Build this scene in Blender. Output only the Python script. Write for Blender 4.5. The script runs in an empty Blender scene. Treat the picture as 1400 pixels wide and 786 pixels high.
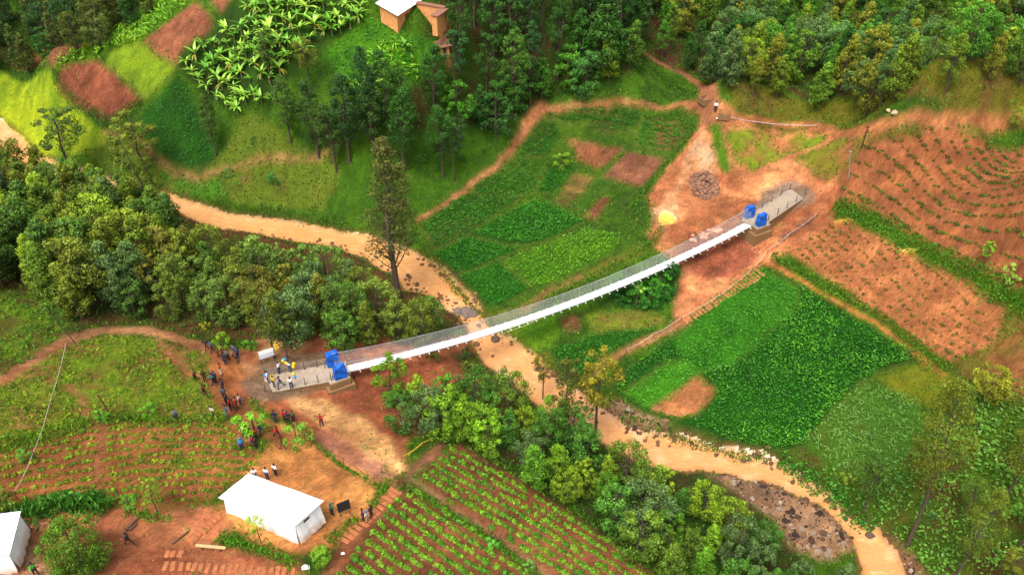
import bpy, bmesh, math, random
import numpy as np
from mathutils import Vector, Matrix, noise as mnoise
R = math.radians
rng = np.random.default_rng(7)
random.seed(7)
sc = bpy.context.scene
COL = sc.collection
# ------------------------------------------------------------------ camera model (photo frame 1400 x 786)
FPX, PITCH, CZ = 1200.0, R(38), 70.0
CAM = np.array([0.0, 0.0, CZ])
cp, sp = math.cos(PITCH), math.sin(PITCH)
def ray(px, py):
    a = (np.asarray(px, float) - 700) / FPX; b = (393 - np.asarray(py, float)) / FPX
    # forward = (0,cp,-sp), up = (0,sp,cp), right = (1,0,0)
    return np.stack([a, cp + b * sp, -sp + b * cp], -1)
def at_z(px, py, z):
    d = ray(px, py); t = (z - CZ) / d[..., 2]
    return CAM + d * np.asarray(t)[..., None]
def topx(p):
    p = np.asarray(p, float) - CAM
    f = p[..., 1] * cp - p[..., 2] * sp; u = p[..., 1] * sp + p[..., 2] * cp
    return 700 + FPX * p[..., 0] / f, 393 - FPX * u / f
def lin(c):
    c = np.asarray(c, float) / 255.0
    return np.where(c <= 0.04045, c / 12.92, ((c + 0.055) / 1.055) ** 2.4)
EXPO = 1.35
def A(*c): return lin(c) / EXPO
# ------------------------------------------------------------------ noise
def vnoise(x, y, s, seed=0):
    r = np.random.default_rng(seed + 1000); T = r.random((257, 257))
    x = np.asarray(x) / s + 500.3 + seed * 7.1; y = np.asarray(y) / s + 500.7
    xi = np.floor(x).astype(int); yi = np.floor(y).astype(int); fx = x - xi; fy = y - yi
    fx = fx * fx * (3 - 2 * fx); fy = fy * fy * (3 - 2 * fy)
    a = T[xi % 256, yi % 256]; b = T[(xi + 1) % 256, yi % 256]; c = T[xi % 256, (yi + 1) % 256]; d = T[(xi + 1) % 256, (yi + 1) % 256]
    return (a * (1 - fx) + b * fx) * (1 - fy) + (c * (1 - fx) + d * fx) * fy
def fnoise(x, y, s, seed=0, o=4):
    v = 0; a = 1; t = 0
    for i in range(o):
        v = v + a * vnoise(x, y, s / 2 ** i, seed + i * 13); t += a; a *= 0.55
    return v / t
def sstep(x, a, b):
    t = np.clip((x - a) / (b - a), 0, 1); return t * t * (3 - 2 * t)
# ------------------------------------------------------------------ terrain control points: photo pixel + height of the ground there
CP = [(0,200,-2.5),(50,222,-3),(160,262,-3.7),(265,287,-4.5),(330,303,-4.7),(400,315,-5),(450,324,-5.1),(520,345,-5.4),(575,375,-5.6),(620,405,-5.9),(650,445,-6.1),(690,485,-6.3),(735,520,-6.5),(800,565,-6.7),(870,600,-6.8),(930,618,-7),(1000,632,-7.1),(1060,645,-7.2),(1110,678,-7.4),(1160,715,-7.6),(1195,750,-7.8),(1210,786,-8),(1230,850,-8.2),
 (400,515,0),(455,505,0),(355,520,.4),(340,500,.6),(300,520,1.4),(300,470,1.3),(370,690,2),(430,650,1.2),(400,720,1.8),(350,620,1.6),(470,690,.8),(150,500,4.5),(100,600,5.5),(0,500,7),(0,620,7.5),(50,740,5),(200,745,3.5),(300,760,2.4),(250,640,3.2),(220,560,3.5),
 (100,440,4),(180,440,2.6),(60,380,3),(250,430,1.2),(350,450,.4),(420,455,-.3),(480,470,-1),(560,470,-3.2),(500,420,-3),(400,385,-2.5),(300,340,-2),(200,330,0),(100,320,0),(0,330,2),(-60,260,0),(600,470,-4.5),
 (470,600,-.3),(500,570,-.8),(540,640,-1.2),(570,560,-2.5),(640,560,-4.6),(650,700,-.8),(560,660,-.7),(700,640,-2.6),(800,760,-1.8),(700,786,-.6),(500,760,.4),(900,760,-4),(850,690,-5),(950,700,-6.2),(1060,700,-6.8),(760,620,-4.5),(1100,740,-7.2),(1080,790,-6.5),(470,650,.4),(500,720,.2),
 (720,300,-3.6),(650,250,-3.4),(600,310,-4.2),(800,370,-3.8),(850,270,-2.4),(900,190,-.8),(780,190,-1.2),(960,150,1),(1090,262,.9),(1030,322,-.4),(1040,330,-.7),(1075,303,.2),(1052,312,-.5),(1010,318,-1.6),(1000,350,-2.2),(960,300,-1),(1140,290,.9),(1200,380,0),(1050,400,-2.2),(1000,480,-4.2),(1100,550,-4.6),(1000,570,-5.4),(1250,480,-1.4),(1380,420,2),(1350,250,6.5),(1250,170,5),(1180,200,3),(1060,180,2.4),(1380,150,9),(860,430,-4.4),(760,440,-5.2),(930,430,-3.4),(930,370,-2.6),(920,300,-1.6),
 (1200,120,9),(1200,60,17),(1050,120,6.5),(1000,60,15),(1300,20,27),(1400,60,24),(870,110,3),(850,20,17),(700,60,13),(700,150,3),(760,120,5),(650,190,.2),(600,240,-2.4),(550,20,21),(560,70,15),(500,130,8.5),(560,150,6),(350,60,18),(400,150,8),(440,220,.8),(330,200,2.6),(280,250,-1.8),(450,290,-4.2),(200,170,4),(150,150,5.5),(130,110,8),(60,150,2.5),(20,120,3.5),(250,50,16),(200,20,15),(100,70,9),(40,75,7),(50,20,18),(300,120,9),(470,60,19),(120,190,1.2),(200,250,-2),
 (1380,700,0),(1300,600,-2.4),(1250,735,-5.5),(1200,640,-4.6),(1380,560,.6),(1400,500,2.5)]
CPX = [(-200,400,9),(-250,800,12),(1650,300,15),(1650,700,6),(700,950,2),(200,950,7),(1150,950,-7),(1400,900,-1),(-150,150,2),(-150,50,14),(1600,100,32)]
pts = [tuple(at_z(np.array(px), np.array(py), z)) for px, py, z in CP + CPX]
pts += [(-160,270,60),(-60,270,52),(40,270,55),(140,270,66),(230,230,50),(-230,200,30),(0,420,110),(-250,420,110),(250,420,120),(-60,10,9),(60,10,2),(0,-60,4),(-250,60,30),(250,60,24),(-250,-60,30),(250,-60,24)]
P = np.array(pts); PX, PZ = P[:, :2], P[:, 2]
def tps(r2): return 0.5 * r2 * np.log(r2 + 1e-9)
def fit(PX, PZ, lam=6.0):
    n = len(PX); D = ((PX[:, None] - PX[None]) ** 2).sum(-1); K = tps(D) + lam * n * np.eye(n) * 0.05
    Q = np.c_[np.ones(n), PX]; M = np.block([[K, Q], [Q.T, np.zeros((3, 3))]])
    s = np.linalg.solve(M, np.r_[PZ, 0, 0, 0]); return s[:n], s[n:]
W_, V_ = fit(PX, PZ)
def rbf(x, y):
    x = np.asarray(x, float); y = np.asarray(y, float); sh = x.shape; x = x.ravel(); y = y.ravel(); out = np.empty(len(x))
    for i in range(0, len(x), 20000):
        xx = x[i:i+20000]; yy = y[i:i+20000]
        d = (xx[:, None] - PX[None, :, 0]) ** 2 + (yy[:, None] - PX[None, :, 1]) ** 2
        out[i:i+20000] = tps(d) @ W_ + V_[0] + V_[1] * xx + V_[2] * yy
    return out.reshape(sh)
# ------------------------------------------------------------------ grid
X0, X1, Y0, Y1, GS = -132.0, 132.0, 34.0, 226.0, 0.3
nx = int((X1 - X0) / GS) + 1; ny = int((Y1 - Y0) / GS) + 1
gx = X0 + np.arange(nx) * GS; gy = Y0 + np.arange(ny) * GS
# evaluate coarse, then upsample bicubically-smooth (the surface is very smooth)
cs = 1.5; cx = np.arange(X0 - 3, X1 + 4.5, cs); cy = np.arange(Y0 - 3, Y1 + 4.5, cs)
CH = rbf(*np.meshgrid(cx, cy, indexing='ij'))
def bil(Hc, x0, y0, s, x, y):
    u = np.clip((x - x0) / s, 0, Hc.shape[0] - 1.001); v = np.clip((y - y0) / s, 0, Hc.shape[1] - 1.001)
    i = u.astype(int); j = v.astype(int); u = u - i; v = v - j
    return (Hc[i, j] * (1-u) + Hc[i+1, j] * u) * (1-v) + (Hc[i, j+1] * (1-u) + Hc[i+1, j+1] * u) * v
GX, GY = np.meshgrid(gx, gy, indexing='ij')
H = bil(CH, cx[0], cy[0], cs, GX, GY)
def Hat(x, y): return bil(H, X0, Y0, GS, np.asarray(x, float), np.asarray(y, float))
def cast(px, py, off=0.0, hf=None):
    d = ray(px, py); d = d.reshape(-1, 3); n = len(d); t = np.full(n, 45.0); done = np.zeros(n, bool)
    for k in range(900):
        p = CAM + d * t[:, None]; below = (p[:, 2] < Hat(p[:, 0], p[:, 1]) + off) | (p[:,1] > Y1 + 20)
        done |= below
        if done.all(): break
        t = np.where(done, t, t + 0.4)
    lo = t - 0.4; hi = t
    for k in range(12):
        m = (lo + hi) / 2; p = CAM + d * m[:, None]; b = p[:, 2] < Hat(p[:, 0], p[:, 1]) + off
        hi = np.where(b, m, hi); lo = np.where(b, lo, m)
    p = CAM + d * hi[:, None]
    return p
def g(px, py, off=0.0):
    p = cast(np.array([px], float), np.array([py], float), off)[0]; return Vector((p[0], p[1], p[2] - off))
def poly(ps):
    a = np.array(ps, float); return cast(a[:, 0], a[:, 1])[:, :2]
def inpoly(x, y, pg):
    c = np.zeros(x.shape, bool); n = len(pg); j = n - 1
    for i in range(n):
        xi, yi = pg[i]; xj, yj = pg[j]
        c ^= ((yi > y) != (yj > y)) & (x < (xj - xi) * (y - yi) / (yj - yi + 1e-12) + xi); j = i
    return c
def segdist(x, y, pl, w=None):
    best = np.full(x.shape, 1e9); par = np.zeros(x.shape)
    for i in range(len(pl) - 1):
        ax, ay = pl[i]; bx, by = pl[i+1]; dx, dy = bx - ax, by - ay; L = dx*dx + dy*dy + 1e-9
        t = np.clip(((x - ax) * dx + (y - ay) * dy) / L, 0, 1); d = np.hypot(x - ax - t*dx, y - ay - t*dy)
        if w is not None: d = d - (w[i] * (1-t) + w[i+1] * t)
        m = d < best; best = np.where(m, d, best); par = np.where(m, i + t, par)
    return best, par
# river: both banks in the photo
RN = [(-70,120),(-30,145),(0,165),(25,185),(48,214),(150,245),(262,279),(285,284),(300,294),(350,299),(405,303),(440,314),(500,322),(545,342),(575,352),(610,378),(638,408),(650,428),(668,452),(700,470),(730,493),(765,525),(801,552),(828,572),(851,591),(885,599),(930,600),(980,616),(1041,624),(1054,633),(1098,656),(1131,680),(1158,707),(1192,723),(1222,754),(1234,786),(1262,860)]
RS = [(-70,150),(-30,180),(0,203),(20,215),(36,221),(140,262),(250,291),(275,303),(300,310),(350,316),(386,326),(440,333),(470,340),(522,362),(545,375),(557,390),(604,405),(613,419),(633,429),(640,446),(650,469),(670,496),(693,513),(720,535),(755,560),(800,580),(838,606),(878,631),(930,637),(965,640),(1007,646),(1054,656),(1081,670),(1118,686),(1152,710),(1172,737),(1179,757),(1184,786),(1200,860)]
def river_poly():
    return np.r_[poly(RN), poly(RS)[::-1]]
RC = [(-70,135),(-30,162),(12,193),(42,218),(145,254),(262,286),(300,302),(350,308),(400,315),(440,323),(500,338),(545,358),(580,378),(625,415),(650,445),(665,465),(690,488),(720,515),(765,543),(805,566),(845,596),(885,615),(930,620),(980,629),(1041,640),(1098,670),(1135,690),(1160,718),(1195,742),(1205,770),(1225,860)]
rc = poly(RC); rp = river_poly()
rcz = Hat(rc[:, 0], rc[:, 1]); rcz = np.minimum.accumulate(rcz)
near = (GX > rp[:,0].min()-8) & (GX < rp[:,0].max()+8) & (GY > rp[:,1].min()-8) & (GY < rp[:,1].max()+8)
wx = GX + 0.9 * (fnoise(GX, GY, 2.5, 3) - .5); wy = GY + 0.9 * (fnoise(GX, GY, 2.5, 4) - .5)
inr = np.zeros(H.shape, bool); inr[near] = inpoly(wx[near], wy[near], rp)
ring = np.r_[rp, rp[:1]]
dr = np.full(H.shape, 99.0); par = np.zeros(H.shape)
dr[near] = segdist(wx[near], wy[near], ring)[0]; _, par[near] = segdist(GX[near], GY[near], rc)
wz = np.interp(par, np.arange(len(rcz)), rcz)
sd = np.where(inr, -dr, dr) - .65 - .5 * (fnoise(GX, GY, 3.5, 11) - .5); inr = near & (sd < 0)
H0 = H.copy()
bl = 1 - sstep(sd, 0.1, 4.5)
H = np.where(near, H * (1 - bl) + (wz + 0.75 * sstep(sd, 0.0, 1.3)) * bl, H)
H = np.where(inr, wz - 0.25 * sstep(-sd, 0, .8), H)
wet = inr.copy()
H += np.where(inr, 0.0, 1.0) * (0.55 * (fnoise(GX, GY, 9, 21) - .5) + 0.22 * (fnoise(GX, GY, 1.6, 22) - .5)) * sstep(sd, 0, 3)
# ------------------------------------------------------------------ regions of the ground (photo pixels), painted in order
REG = []   # dict(name,label,kind,mask builder)
ids = np.zeros(H.shape, np.int32)
col = np.empty(H.shape + (3,)); veg = np.full(H.shape, .8)
n1 = fnoise(GX, GY, 6, 31); n2 = fnoise(GX, GY, 1.4, 32); n3 = fnoise(GX, GY, 14, 33, 3)
WXn = GX + 0.7 * (fnoise(GX, GY, 2.2, 41) - .5); WYn = GY + 0.7 * (fnoise(GX, GY, 2.2, 42) - .5)
SOIL = A(197,132,84); SOILD = A(160,102,66); SOILL = A(228,167,104); GR = A(91,135,22); GRD = A(55,91,18); GRY = A(151,171,34); FLOOR = A(74,60,30); OR = A(212,136,75)
def mixpaint(m, ca, cb, bias=.5, sh=.12, scale=None, v=.8, vb=None):
    """colour cells of mask m: ca where noise is high, cb where low"""
    n = n1 * .45 + n2 * .55
    t = sstep(n, bias - sh, bias + sh)[m][:, None]
    col[m] = ca * t + cb * (1 - t)
    veg[m] = v if vb is None else (v * t[:, 0] + vb * (1 - t[:, 0]))
mixpaint(np.ones(H.shape, bool), GR, GRD, .5, .15, v=.9)
def region(name, label, ps, ca, cb, bias=.5, v=.8, vb=None, line=None, w=None, kind='structure', sh=.12, only=None, keep=False):
    """polygon (line=None) or a polyline of half-width w metres"""
    pg = poly(ps)
    mg = 1.5 if line is None else 3 + max(w)
    b = (GX > pg[:,0].min()-mg) & (GX < pg[:,0].max()+mg) & (GY > pg[:,1].min()-mg) & (GY < pg[:,1].max()+mg) & ~wet
    m = np.zeros(H.shape, bool)
    if line is None: m[b] = inpoly(WXn[b], WYn[b], pg)
    else: m[b] = segdist(WXn[b], WYn[b], pg, w)[0] < 0
    if only is not None: m &= only
    if keep: k = 0
    else: REG.append((name, label, kind)); k = len(REG); ids[m] = k
    mixpaint(m, np.asarray(ca), np.asarray(cb), bias, sh, v=v, vb=vb)
    return k, m
def field(label, ps, ca, cb, bias=.5, v=.8, vb=None, name='field', **kw): return region(name, label, ps, ca, cb, bias, v, vb, **kw)[0]
def path(label, ps, w, ca=OR, cb=SOIL, bias=.5, name='path', v=0.0):
    ws = [w * .95] * len(ps) if np.isscalar(w) else [a_ * .72 for a_ in w]
    return region(name, label, ps, ca, cb, bias, v, line=True, w=ws)
# ---- broad unnamed ground tones
region('', '', [(-100,-10),(215,-10),(190,25),(150,50),(120,58),(40,68),(0,88),(-100,110)], FLOOR, GRD, .5, v=.5, keep=True)
region('', '', [(600,-10),(870,-10),(900,70),(860,100),(760,135),(700,160),(600,170),(540,190),(420,215),(400,180),(480,130),(560,110)], GRD, FLOOR, .45, v=.7, keep=True)
region('', '', [(870,-10),(1480,-10),(1480,110),(1300,120),(1200,140),(1100,140),(1000,105),(880,75)], A(112,72,48), GRD, .55, v=.3, vb=.7, keep=True)
region('', '', [(960,100),(1040,115),(1100,140),(1200,145),(1300,110),(1480,110),(1480,165),(1300,165),(1170,175),(1080,170),(1000,160)], A(120,118,30), A(135,104,51), .42, v=.6, vb=.3, keep=True)
region('', '', [(-80,240),(60,215),(170,262),(262,300),(400,335),(470,345),(560,395),(640,450),(560,475),(420,470),(330,465),(230,455),(160,455),(100,470),(40,420),(-80,400)], A(84,92,36), A(112,70,44), .5, v=.75, keep=True)
region('', '', [(380,455),(480,450),(560,465),(640,460),(660,500),(720,550),(700,600),(620,600),(560,590),(520,530),(470,520),(430,480)], A(164,104,66), A(102,99,36), .45, v=.0, vb=.6, keep=True)
region('', '', [(600,600),(720,560),(830,600),(1000,650),(1080,740),(1120,800),(900,800),(760,700)], GRD, A(80,70,36), .5, v=.6, keep=True)
region('', '', [(1060,640),(1110,600),(1200,590),(1300,500),(1480,480),(1480,860),(1260,860),(1200,735)], A(86,120,26), A(120,86,44), .42, v=.8, vb=.3, keep=True)
region('', '', [(-60,380),(40,400),(100,440),(60,480),(-60,500)], A(127,104,60), A(98,120,32), .5, v=.2, vb=.8, keep=True)
region('', '', [(330,160),(400,190),(470,230),(470,280),(330,280),(270,250)], A(111,131,36), A(144,99,64), .28, v=.8, vb=.1, keep=True)
# ---- valley fields, upper west
f_meadow = field('yellow-green grazed meadow between the pale stream bend and the red soil plot', [(-60,100),(0,95),(70,95),(75,112),(98,142),(142,180),(150,192),(118,208),(60,214),(40,205),(20,180),(0,160),(-60,120)], A(187,203,36), A(129,163,32), .45, v=.9, name='meadow')
f_br1 = field('narrow bare brown plot below the dark wooded hillside', [(5,84),(45,72),(100,62),(150,50),(165,52),(110,82),(75,94),(50,93)], A(181,123,80), A(150,99,64), .5, v=.1)
f_maize1 = field('long strip of bright green young maize climbing to the top edge of the fields', [(72,96),(82,84),(140,55),(188,25),(203,0),(210,-30),(285,-30),(268,2),(235,25),(195,54),(150,72),(125,83),(95,88),(80,100)], A(111,150,24), A(77,118,20), .5, v=1)
f_red1 = field('rounded plot of dry red clods edged by a dark hedge', [(80,97),(92,88),(135,83),(143,90),(195,137),(150,167),(130,157),(95,137),(78,117)], A(173,104,73), A(150,89,60), .5, v=.05)
f_grass1 = field('light green grassy plot between two red soil plots', [(144,89),(150,72),(190,55),(200,64),(216,80),(245,92),(197,136)], A(151,180,34), A(120,148,34), .45, v=.9)
f_red2 = field('red soil plot below the banana grove', [(195,55),(270,3),(292,27),(292,38),(249,68),(243,90),(216,78)], A(170,108,75), A(144,91,62), .5, v=.05)
f_red3 = field('small red soil plot at the upper end of the banana grove', [(288,0),(275,-25),(360,-25),(330,10),(305,22)], A(164,106,73), A(144,91,62), .5, v=.05)
f_dark1 = field('dark green bean plot sloping below the light grassy plot', [(182,168),(196,150),(242,104),(258,120),(268,150),(300,198),(290,225),(265,236),(225,222),(203,200)], A(48,103,20), A(37,80,18), .5, v=1)
f_ban = field('weedy ground under the banana grove', [(243,92),(250,66),(295,36),(330,-20),(505,-20),(495,20),(440,70),(400,105),(370,130),(330,155),(290,140)], A(60,99,20), A(48,71,20), .5, v=.9, name='ground')
f_low1 = field('patchy green garden beds above the stream bend', [(190,228),(240,236),(320,240),(330,262),(300,272),(250,268),(215,250)], A(75,137,28), A(104,118,34), .45, v=.9)
f_low2 = field('rough brown and green slope beside the winding footpath', [(120,208),(150,192),(200,205),(230,232),(190,232),(150,240)], A(124,108,54), A(107,133,34), .62, v=.4, vb=.9)
f_weed = field('lush green slope below the mud-brick house', [(440,75),(500,22),(540,44),(600,60),(585,110),(540,130),(480,120)], A(89,150,26), A(60,112,22), .5, v=1)
f_maize2 = field('bright maize patch just below the mud-brick house', [(488,84),(530,62),(566,78),(572,108),(545,128),(500,122)], A(77,150,16), A(55,116,16), .5, v=1)
f_slope = field('mown-looking green slope scattered with tall trees above the stream', [(470,232),(560,180),(640,170),(712,165),(700,200),(660,238),(620,268),(575,298),(540,300),(480,300),(440,290)], A(77,120,20), A(60,99,20), .5, v=.9)
# ---- central plots
f_c0 = field('rough green ground between the valley plots', [(573,300),(640,255),(700,208),(735,158),(880,150),(960,152),(935,190),(905,230),(885,290),(880,330),(790,390),(700,430),(665,432),(615,392),(585,355)], A(86,120,26), A(60,99,22), .5, v=.9, name='ground')
f_a = field('bean plot beneath the footpath with wavy lower edge', [(750,148),(878,159),(868,181),(821,185),(801,171),(764,167),(736,160)], A(53,99,20), A(96,96,40), .38, v=1, vb=.4)
f_b = field('leafy plot with sparse plants closest to the far path junction', [(881,157),(932,158),(940,172),(917,207),(866,200)], A(71,116,22), A(144,108,62), .45, v=.9, vb=.2)
f_c = field('rows of dark leafy plants tucked beside the footpath bend', [(733,165),(763,171),(760,198),(743,217),(704,208)], A(53,101,20), A(71,91,28), .45, v=1)
f_d = field('red tilled plot with a weedy upper corner', [(771,188),(855,203),(821,232),(789,222),(785,202)], A(175,113,75), A(146,95,62), .5, v=.05)
f_e = field('brown tilled square plot beside the rope fence', [(858,205),(910,217),(875,259),(822,241)], A(164,110,80), A(138,91,64), .5, v=.05)
f_f = field('narrow potato beds beside the lower footpath', [(700,215),(744,226),(727,262),(690,275),(636,264)], A(60,103,22), A(84,108,32), .45, v=1)
f_f2 = field('deep green wedge-shaped plot between potato beds', [(748,226),(782,232),(760,262),(732,266)], A(53,112,18), A(44,91,18), .45, v=1)
f_g = field('striped plot of pale brown beds', [(784,237),(814,240),(797,262),(774,283),(755,276)], A(181,139,80), A(120,112,50), .5, v=.2)
f_h = field('slim green bed beside the striped brown plot', [(816,241),(836,248),(802,290),(780,284)], A(82,127,26), A(60,99,22), .5, v=1)
f_i = field('tiny red plot between green beds', [(821,269),(838,272),(814,303),(796,296)], A(154,95,66), A(133,86,58), .5, v=.05)
f_j = field('large plot of small dark rows along the muddy stream', [(634,264),(714,269),(638,320),(594,342),(575,308)], A(55,97,22), A(89,99,36), .45, v=1)
f_k = field('broad dark bean plot in the middle of the valley floor', [(638,322),(734,272),(798,306),(750,331),(714,339)], A(46,108,16), A(37,91,16), .45, v=1)
f_l = field('bean plot that narrows to a point above the stream bank', [(584,356),(636,326),(714,342),(678,357),(616,386)], A(44,112,16), A(37,88,16), .45, v=1)
f_m = field('yellowish green bean plot beside the bridge', [(684,358),(750,335),(798,314),(835,323),(851,322),(838,348),(736,401),(714,384)], A(89,139,18), A(62,116,16), .45, v=1)
f_n = field('bean plot on the stream bank next to the bridge', [(618,389),(679,359),(722,398),(667,428)], A(51,118,16), A(39,95,16), .45, v=1)
f_o = field('weedy brown strip running beside the bridge', [(667,436),(734,404),(845,350),(878,333),(890,344),(744,412),(690,440)], A(127,137,40), A(160,123,71), .46, v=.8, vb=.1)
f_p = field('light green grass plot under the bridge on the stream bank', [(683,449),(757,427),(766,462),(735,484),(705,468)], A(120,163,26), A(82,133,22), .45, v=.9)
f_q = field('small brown bed surrounded by light green grass', [(767,434),(789,431),(794,449),(772,455)], A(160,113,69), A(133,95,60), .5, v=.1)
f_r = field('terraced plot of pale soil and seedlings below the leafy thicket', [(797,428),(880,424),(905,430),(912,439),(881,449),(811,454)], A(150,124,60), A(127,150,36), .5, v=.2, vb=.9)
f_s = field('dark green bean plot under the bridge beside the winding path', [(747,478),(811,461),(880,452),(900,452),(860,480),(820,500),(790,520),(765,500)], A(46,103,16), A(37,86,16), .45, v=1)
f_thick = field('leafy ground around the banana thicket by the bridge', [(822,398),(870,375),(925,360),(932,374),(928,402),(905,426),(860,424)], A(48,101,18), A(37,76,18), .5, v=1, name='ground')
f_T = field('largest dark green bean field between the bridge and the far stream bank', [(1016,380),(1044,368),(1132,409),(1248,484),(1236,500),(1196,512),(1172,540),(1150,580),(1110,612),(1060,622),(990,610),(950,592),(900,575),(850,555),(838,530),(862,500),(905,470),(938,450),(965,425)], A(35,99,12), A(30,82,14), .45, v=1)
f_Tl = field('brighter corner of the big bean field below the stone steps', [(1016,380),(1044,370),(1090,395),(1090,420),(1040,465),(1000,500),(960,510),(930,490),(925,465),(965,425)], A(66,140,24), A(44,108,18), .42, v=1)
f_Ty = field('pale leafy bean patch at the lower corner of the big field', [(850,540),(905,500),(945,492),(965,508),(925,535),(885,560)], A(82,158,26), A(60,129,22), .45, v=1)
f_U = field('orange soil patch inside the green field', [(888,562),(915,541),(950,516),(975,533),(972,545),(950,567),(922,573)], A(214,143,86), A(185,123,75), .5, v=.05)
f_V = field('maize field with bluish leaves between the bean field and the stream', [(1180,520),(1250,548),(1268,600),(1215,650),(1150,648),(1100,610),(1130,570)], A(84,129,32), A(133,95,53), .3, v=.9, vb=.2)
f_Y = field('ragged yellow-green grass at the end of the footpath', [(1195,515),(1240,500),(1262,492),(1300,510),(1320,530),(1290,560),(1240,545)], A(136,139,28), A(107,127,28), .45, v=.9)
f_W = field('wide orange soil field sparsely planted with seedlings', [(1135,298),(1185,315),(1326,385),(1380,422),(1357,469),(1300,496),(1269,479),(1145,389),(1081,348),(1098,325)], A(212,139,84), A(189,121,73), .5, v=.0)
f_X = field('red-brown shrub field on the slope beside the far end of the bridge', [(1175,203),(1209,190),(1252,184),(1480,190),(1480,440),(1400,398),(1350,375),(1225,312),(1145,276),(1150,238)], A(195,123,75), A(164,104,64), .45, v=.0)
f_Z = field('scrubby red slope below the shrub field', [(1384,424),(1480,470),(1480,560),(1420,560),(1330,520),(1302,500),(1360,470)], A(173,117,66), A(116,120,34), .5, v=.0, vb=.8)
# ---- near side fields
f_L1 = field('leafy garden field above the curved dirt road at the edge of the wood', [(-60,420),(0,405),(50,420),(100,445),(60,480),(0,515),(-60,540)], A(111,141,30), A(112,98,44), .45, v=.9, vb=.3)
f_L2 = field('patchy potato field enclosed by the curved dirt road', [(-60,560),(0,528),(60,490),(110,465),(170,460),(230,470),(262,500),(285,530),(300,555),(310,575),(240,575),(180,570),(120,578),(60,598),(-60,620)], A(122,150,30), A(154,123,60), .5, v=.9, vb=.2)
f_L2b = field('small weedy triangle between the dirt road and the crowd', [(228,470),(275,478),(300,500),(290,520),(265,512),(240,490)], A(127,141,34), A(162,123,64), .48, v=.9, vb=.2)
f_L3 = field('red soil potato field behind the white tents', [(-60,640),(60,604),(120,582),(200,578),(330,578),(350,610),(362,626),(340,650),(300,672),(285,686),(230,695),(180,700),(60,680),(0,690),(-60,690)], A(170,110,62), A(129,137,36), .36, v=.0, vb=.5)
f_B1 = field('row-planted field between the narrow trail and the wood', [(572,650),(602,622),(626,606),(700,650),(800,715),(900,792),(940,840),(760,840),(735,770),(650,712),(600,684)], A(164,106,66), A(142,89,55), .5, v=.05)
f_B2 = field('row-planted field between the narrow trail and the stepped path', [(545,672),(562,668),(640,722),(725,780),(760,840),(420,840),(450,780),(480,755),(500,735),(520,705)], A(156,99,62), A(138,86,53), .5, v=.05)
# ---- earthworks
f_yard1, _ = region('dirt_clearing', 'bare construction ground around the far bridge end', [(955,150),(985,148),(1005,170),(1100,176),(1150,186),(1160,200),(1135,232),(1148,250),(1142,300),(1112,322),(1080,345),(1058,352),(1030,372),(985,402),(960,424),(935,444),(922,440),(925,400),(930,368),(915,352),(898,342),(885,322),(893,300),(884,272),(905,236),(940,196),(958,168)], A(206,139,88), A(177,108,69), .5, 0)
region('', '', [(968,165),(984,168),(1000,226),(996,240),(984,228)], GR, GR*.8, .4, v=.9, keep=True)
region('', '', [(992,182),(1060,176),(1130,182),(1125,196),(1080,210),(1050,222),(1018,238),(1002,210)], A(133,161,32), A(193,126,77), .46, v=.9, vb=.1, keep=True)
region('', '', [(1086,214),(1140,190),(1190,182),(1205,188),(1170,206),(1150,236),(1138,254),(1118,240)], A(140,141,38), A(177,117,71), .46, v=.9, vb=.1, keep=True)
region('', '', [(938,318),(1010,322),(1040,345),(1010,378),(960,384),(935,362)], A(164,93,64), A(138,78,55), .5, v=0, keep=True)
region('', '', [(888,290),(920,258),(940,210),(962,175),(972,200),(985,235),(940,240),(930,262),(925,300),(905,320)], A(195,163,126), A(201,143,95), .5, v=0, keep=True)
f_yard2, _ = region('dirt_clearing', 'orange dirt yard beside the big white tent', [(382,578),(420,592),(470,622),(520,660),(505,690),(470,735),(450,752),(410,760),(350,742),(305,712),(290,700),(330,660),(352,628),(372,600)], A(228,158,86), A(214,141,80), .45, 0)
f_yard3, _ = region('dirt_clearing', 'churned earthworks around the near bridge end', [(325,480),(380,462),(470,465),(560,470),(610,492),(600,540),(560,600),(552,640),(530,660),(490,640),(440,610),(415,585),(385,570),(335,545),(318,515)], A(183,108,69), A(154,86,58), .5, 0)
region('', '', [(385,540),(440,545),(500,575),(535,600),(552,640),(545,650),(500,620),(470,600),(430,575)], A(238,184,117), A(220,156,95), .45, v=0, keep=True)
region('', '', [(440,585),(500,620),(545,655),(520,658),(470,630),(420,600)], A(201,139,108), A(185,121,86), .5, v=0, keep=True)
region('', '', [(352,462),(400,455),(430,470),(400,490),(350,490)], A(220,167,113), A(201,141,91), .5, v=0, keep=True)
f_yard4, _ = region('dirt_clearing', 'trampled red ground around the small tent and the round tree', [(-60,730),(60,700),(140,695),(200,700),(290,690),(320,715),(300,745),(400,762),(430,800),(430,850),(-60,850)], A(201,130,84), A(177,104,69), .5, 0)
region('', '', [(90,690),(40,720),(60,760),(90,790),(40,800),(20,740)], A(216,167,124), A(201,130,84), .45, v=0, keep=True)
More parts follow.
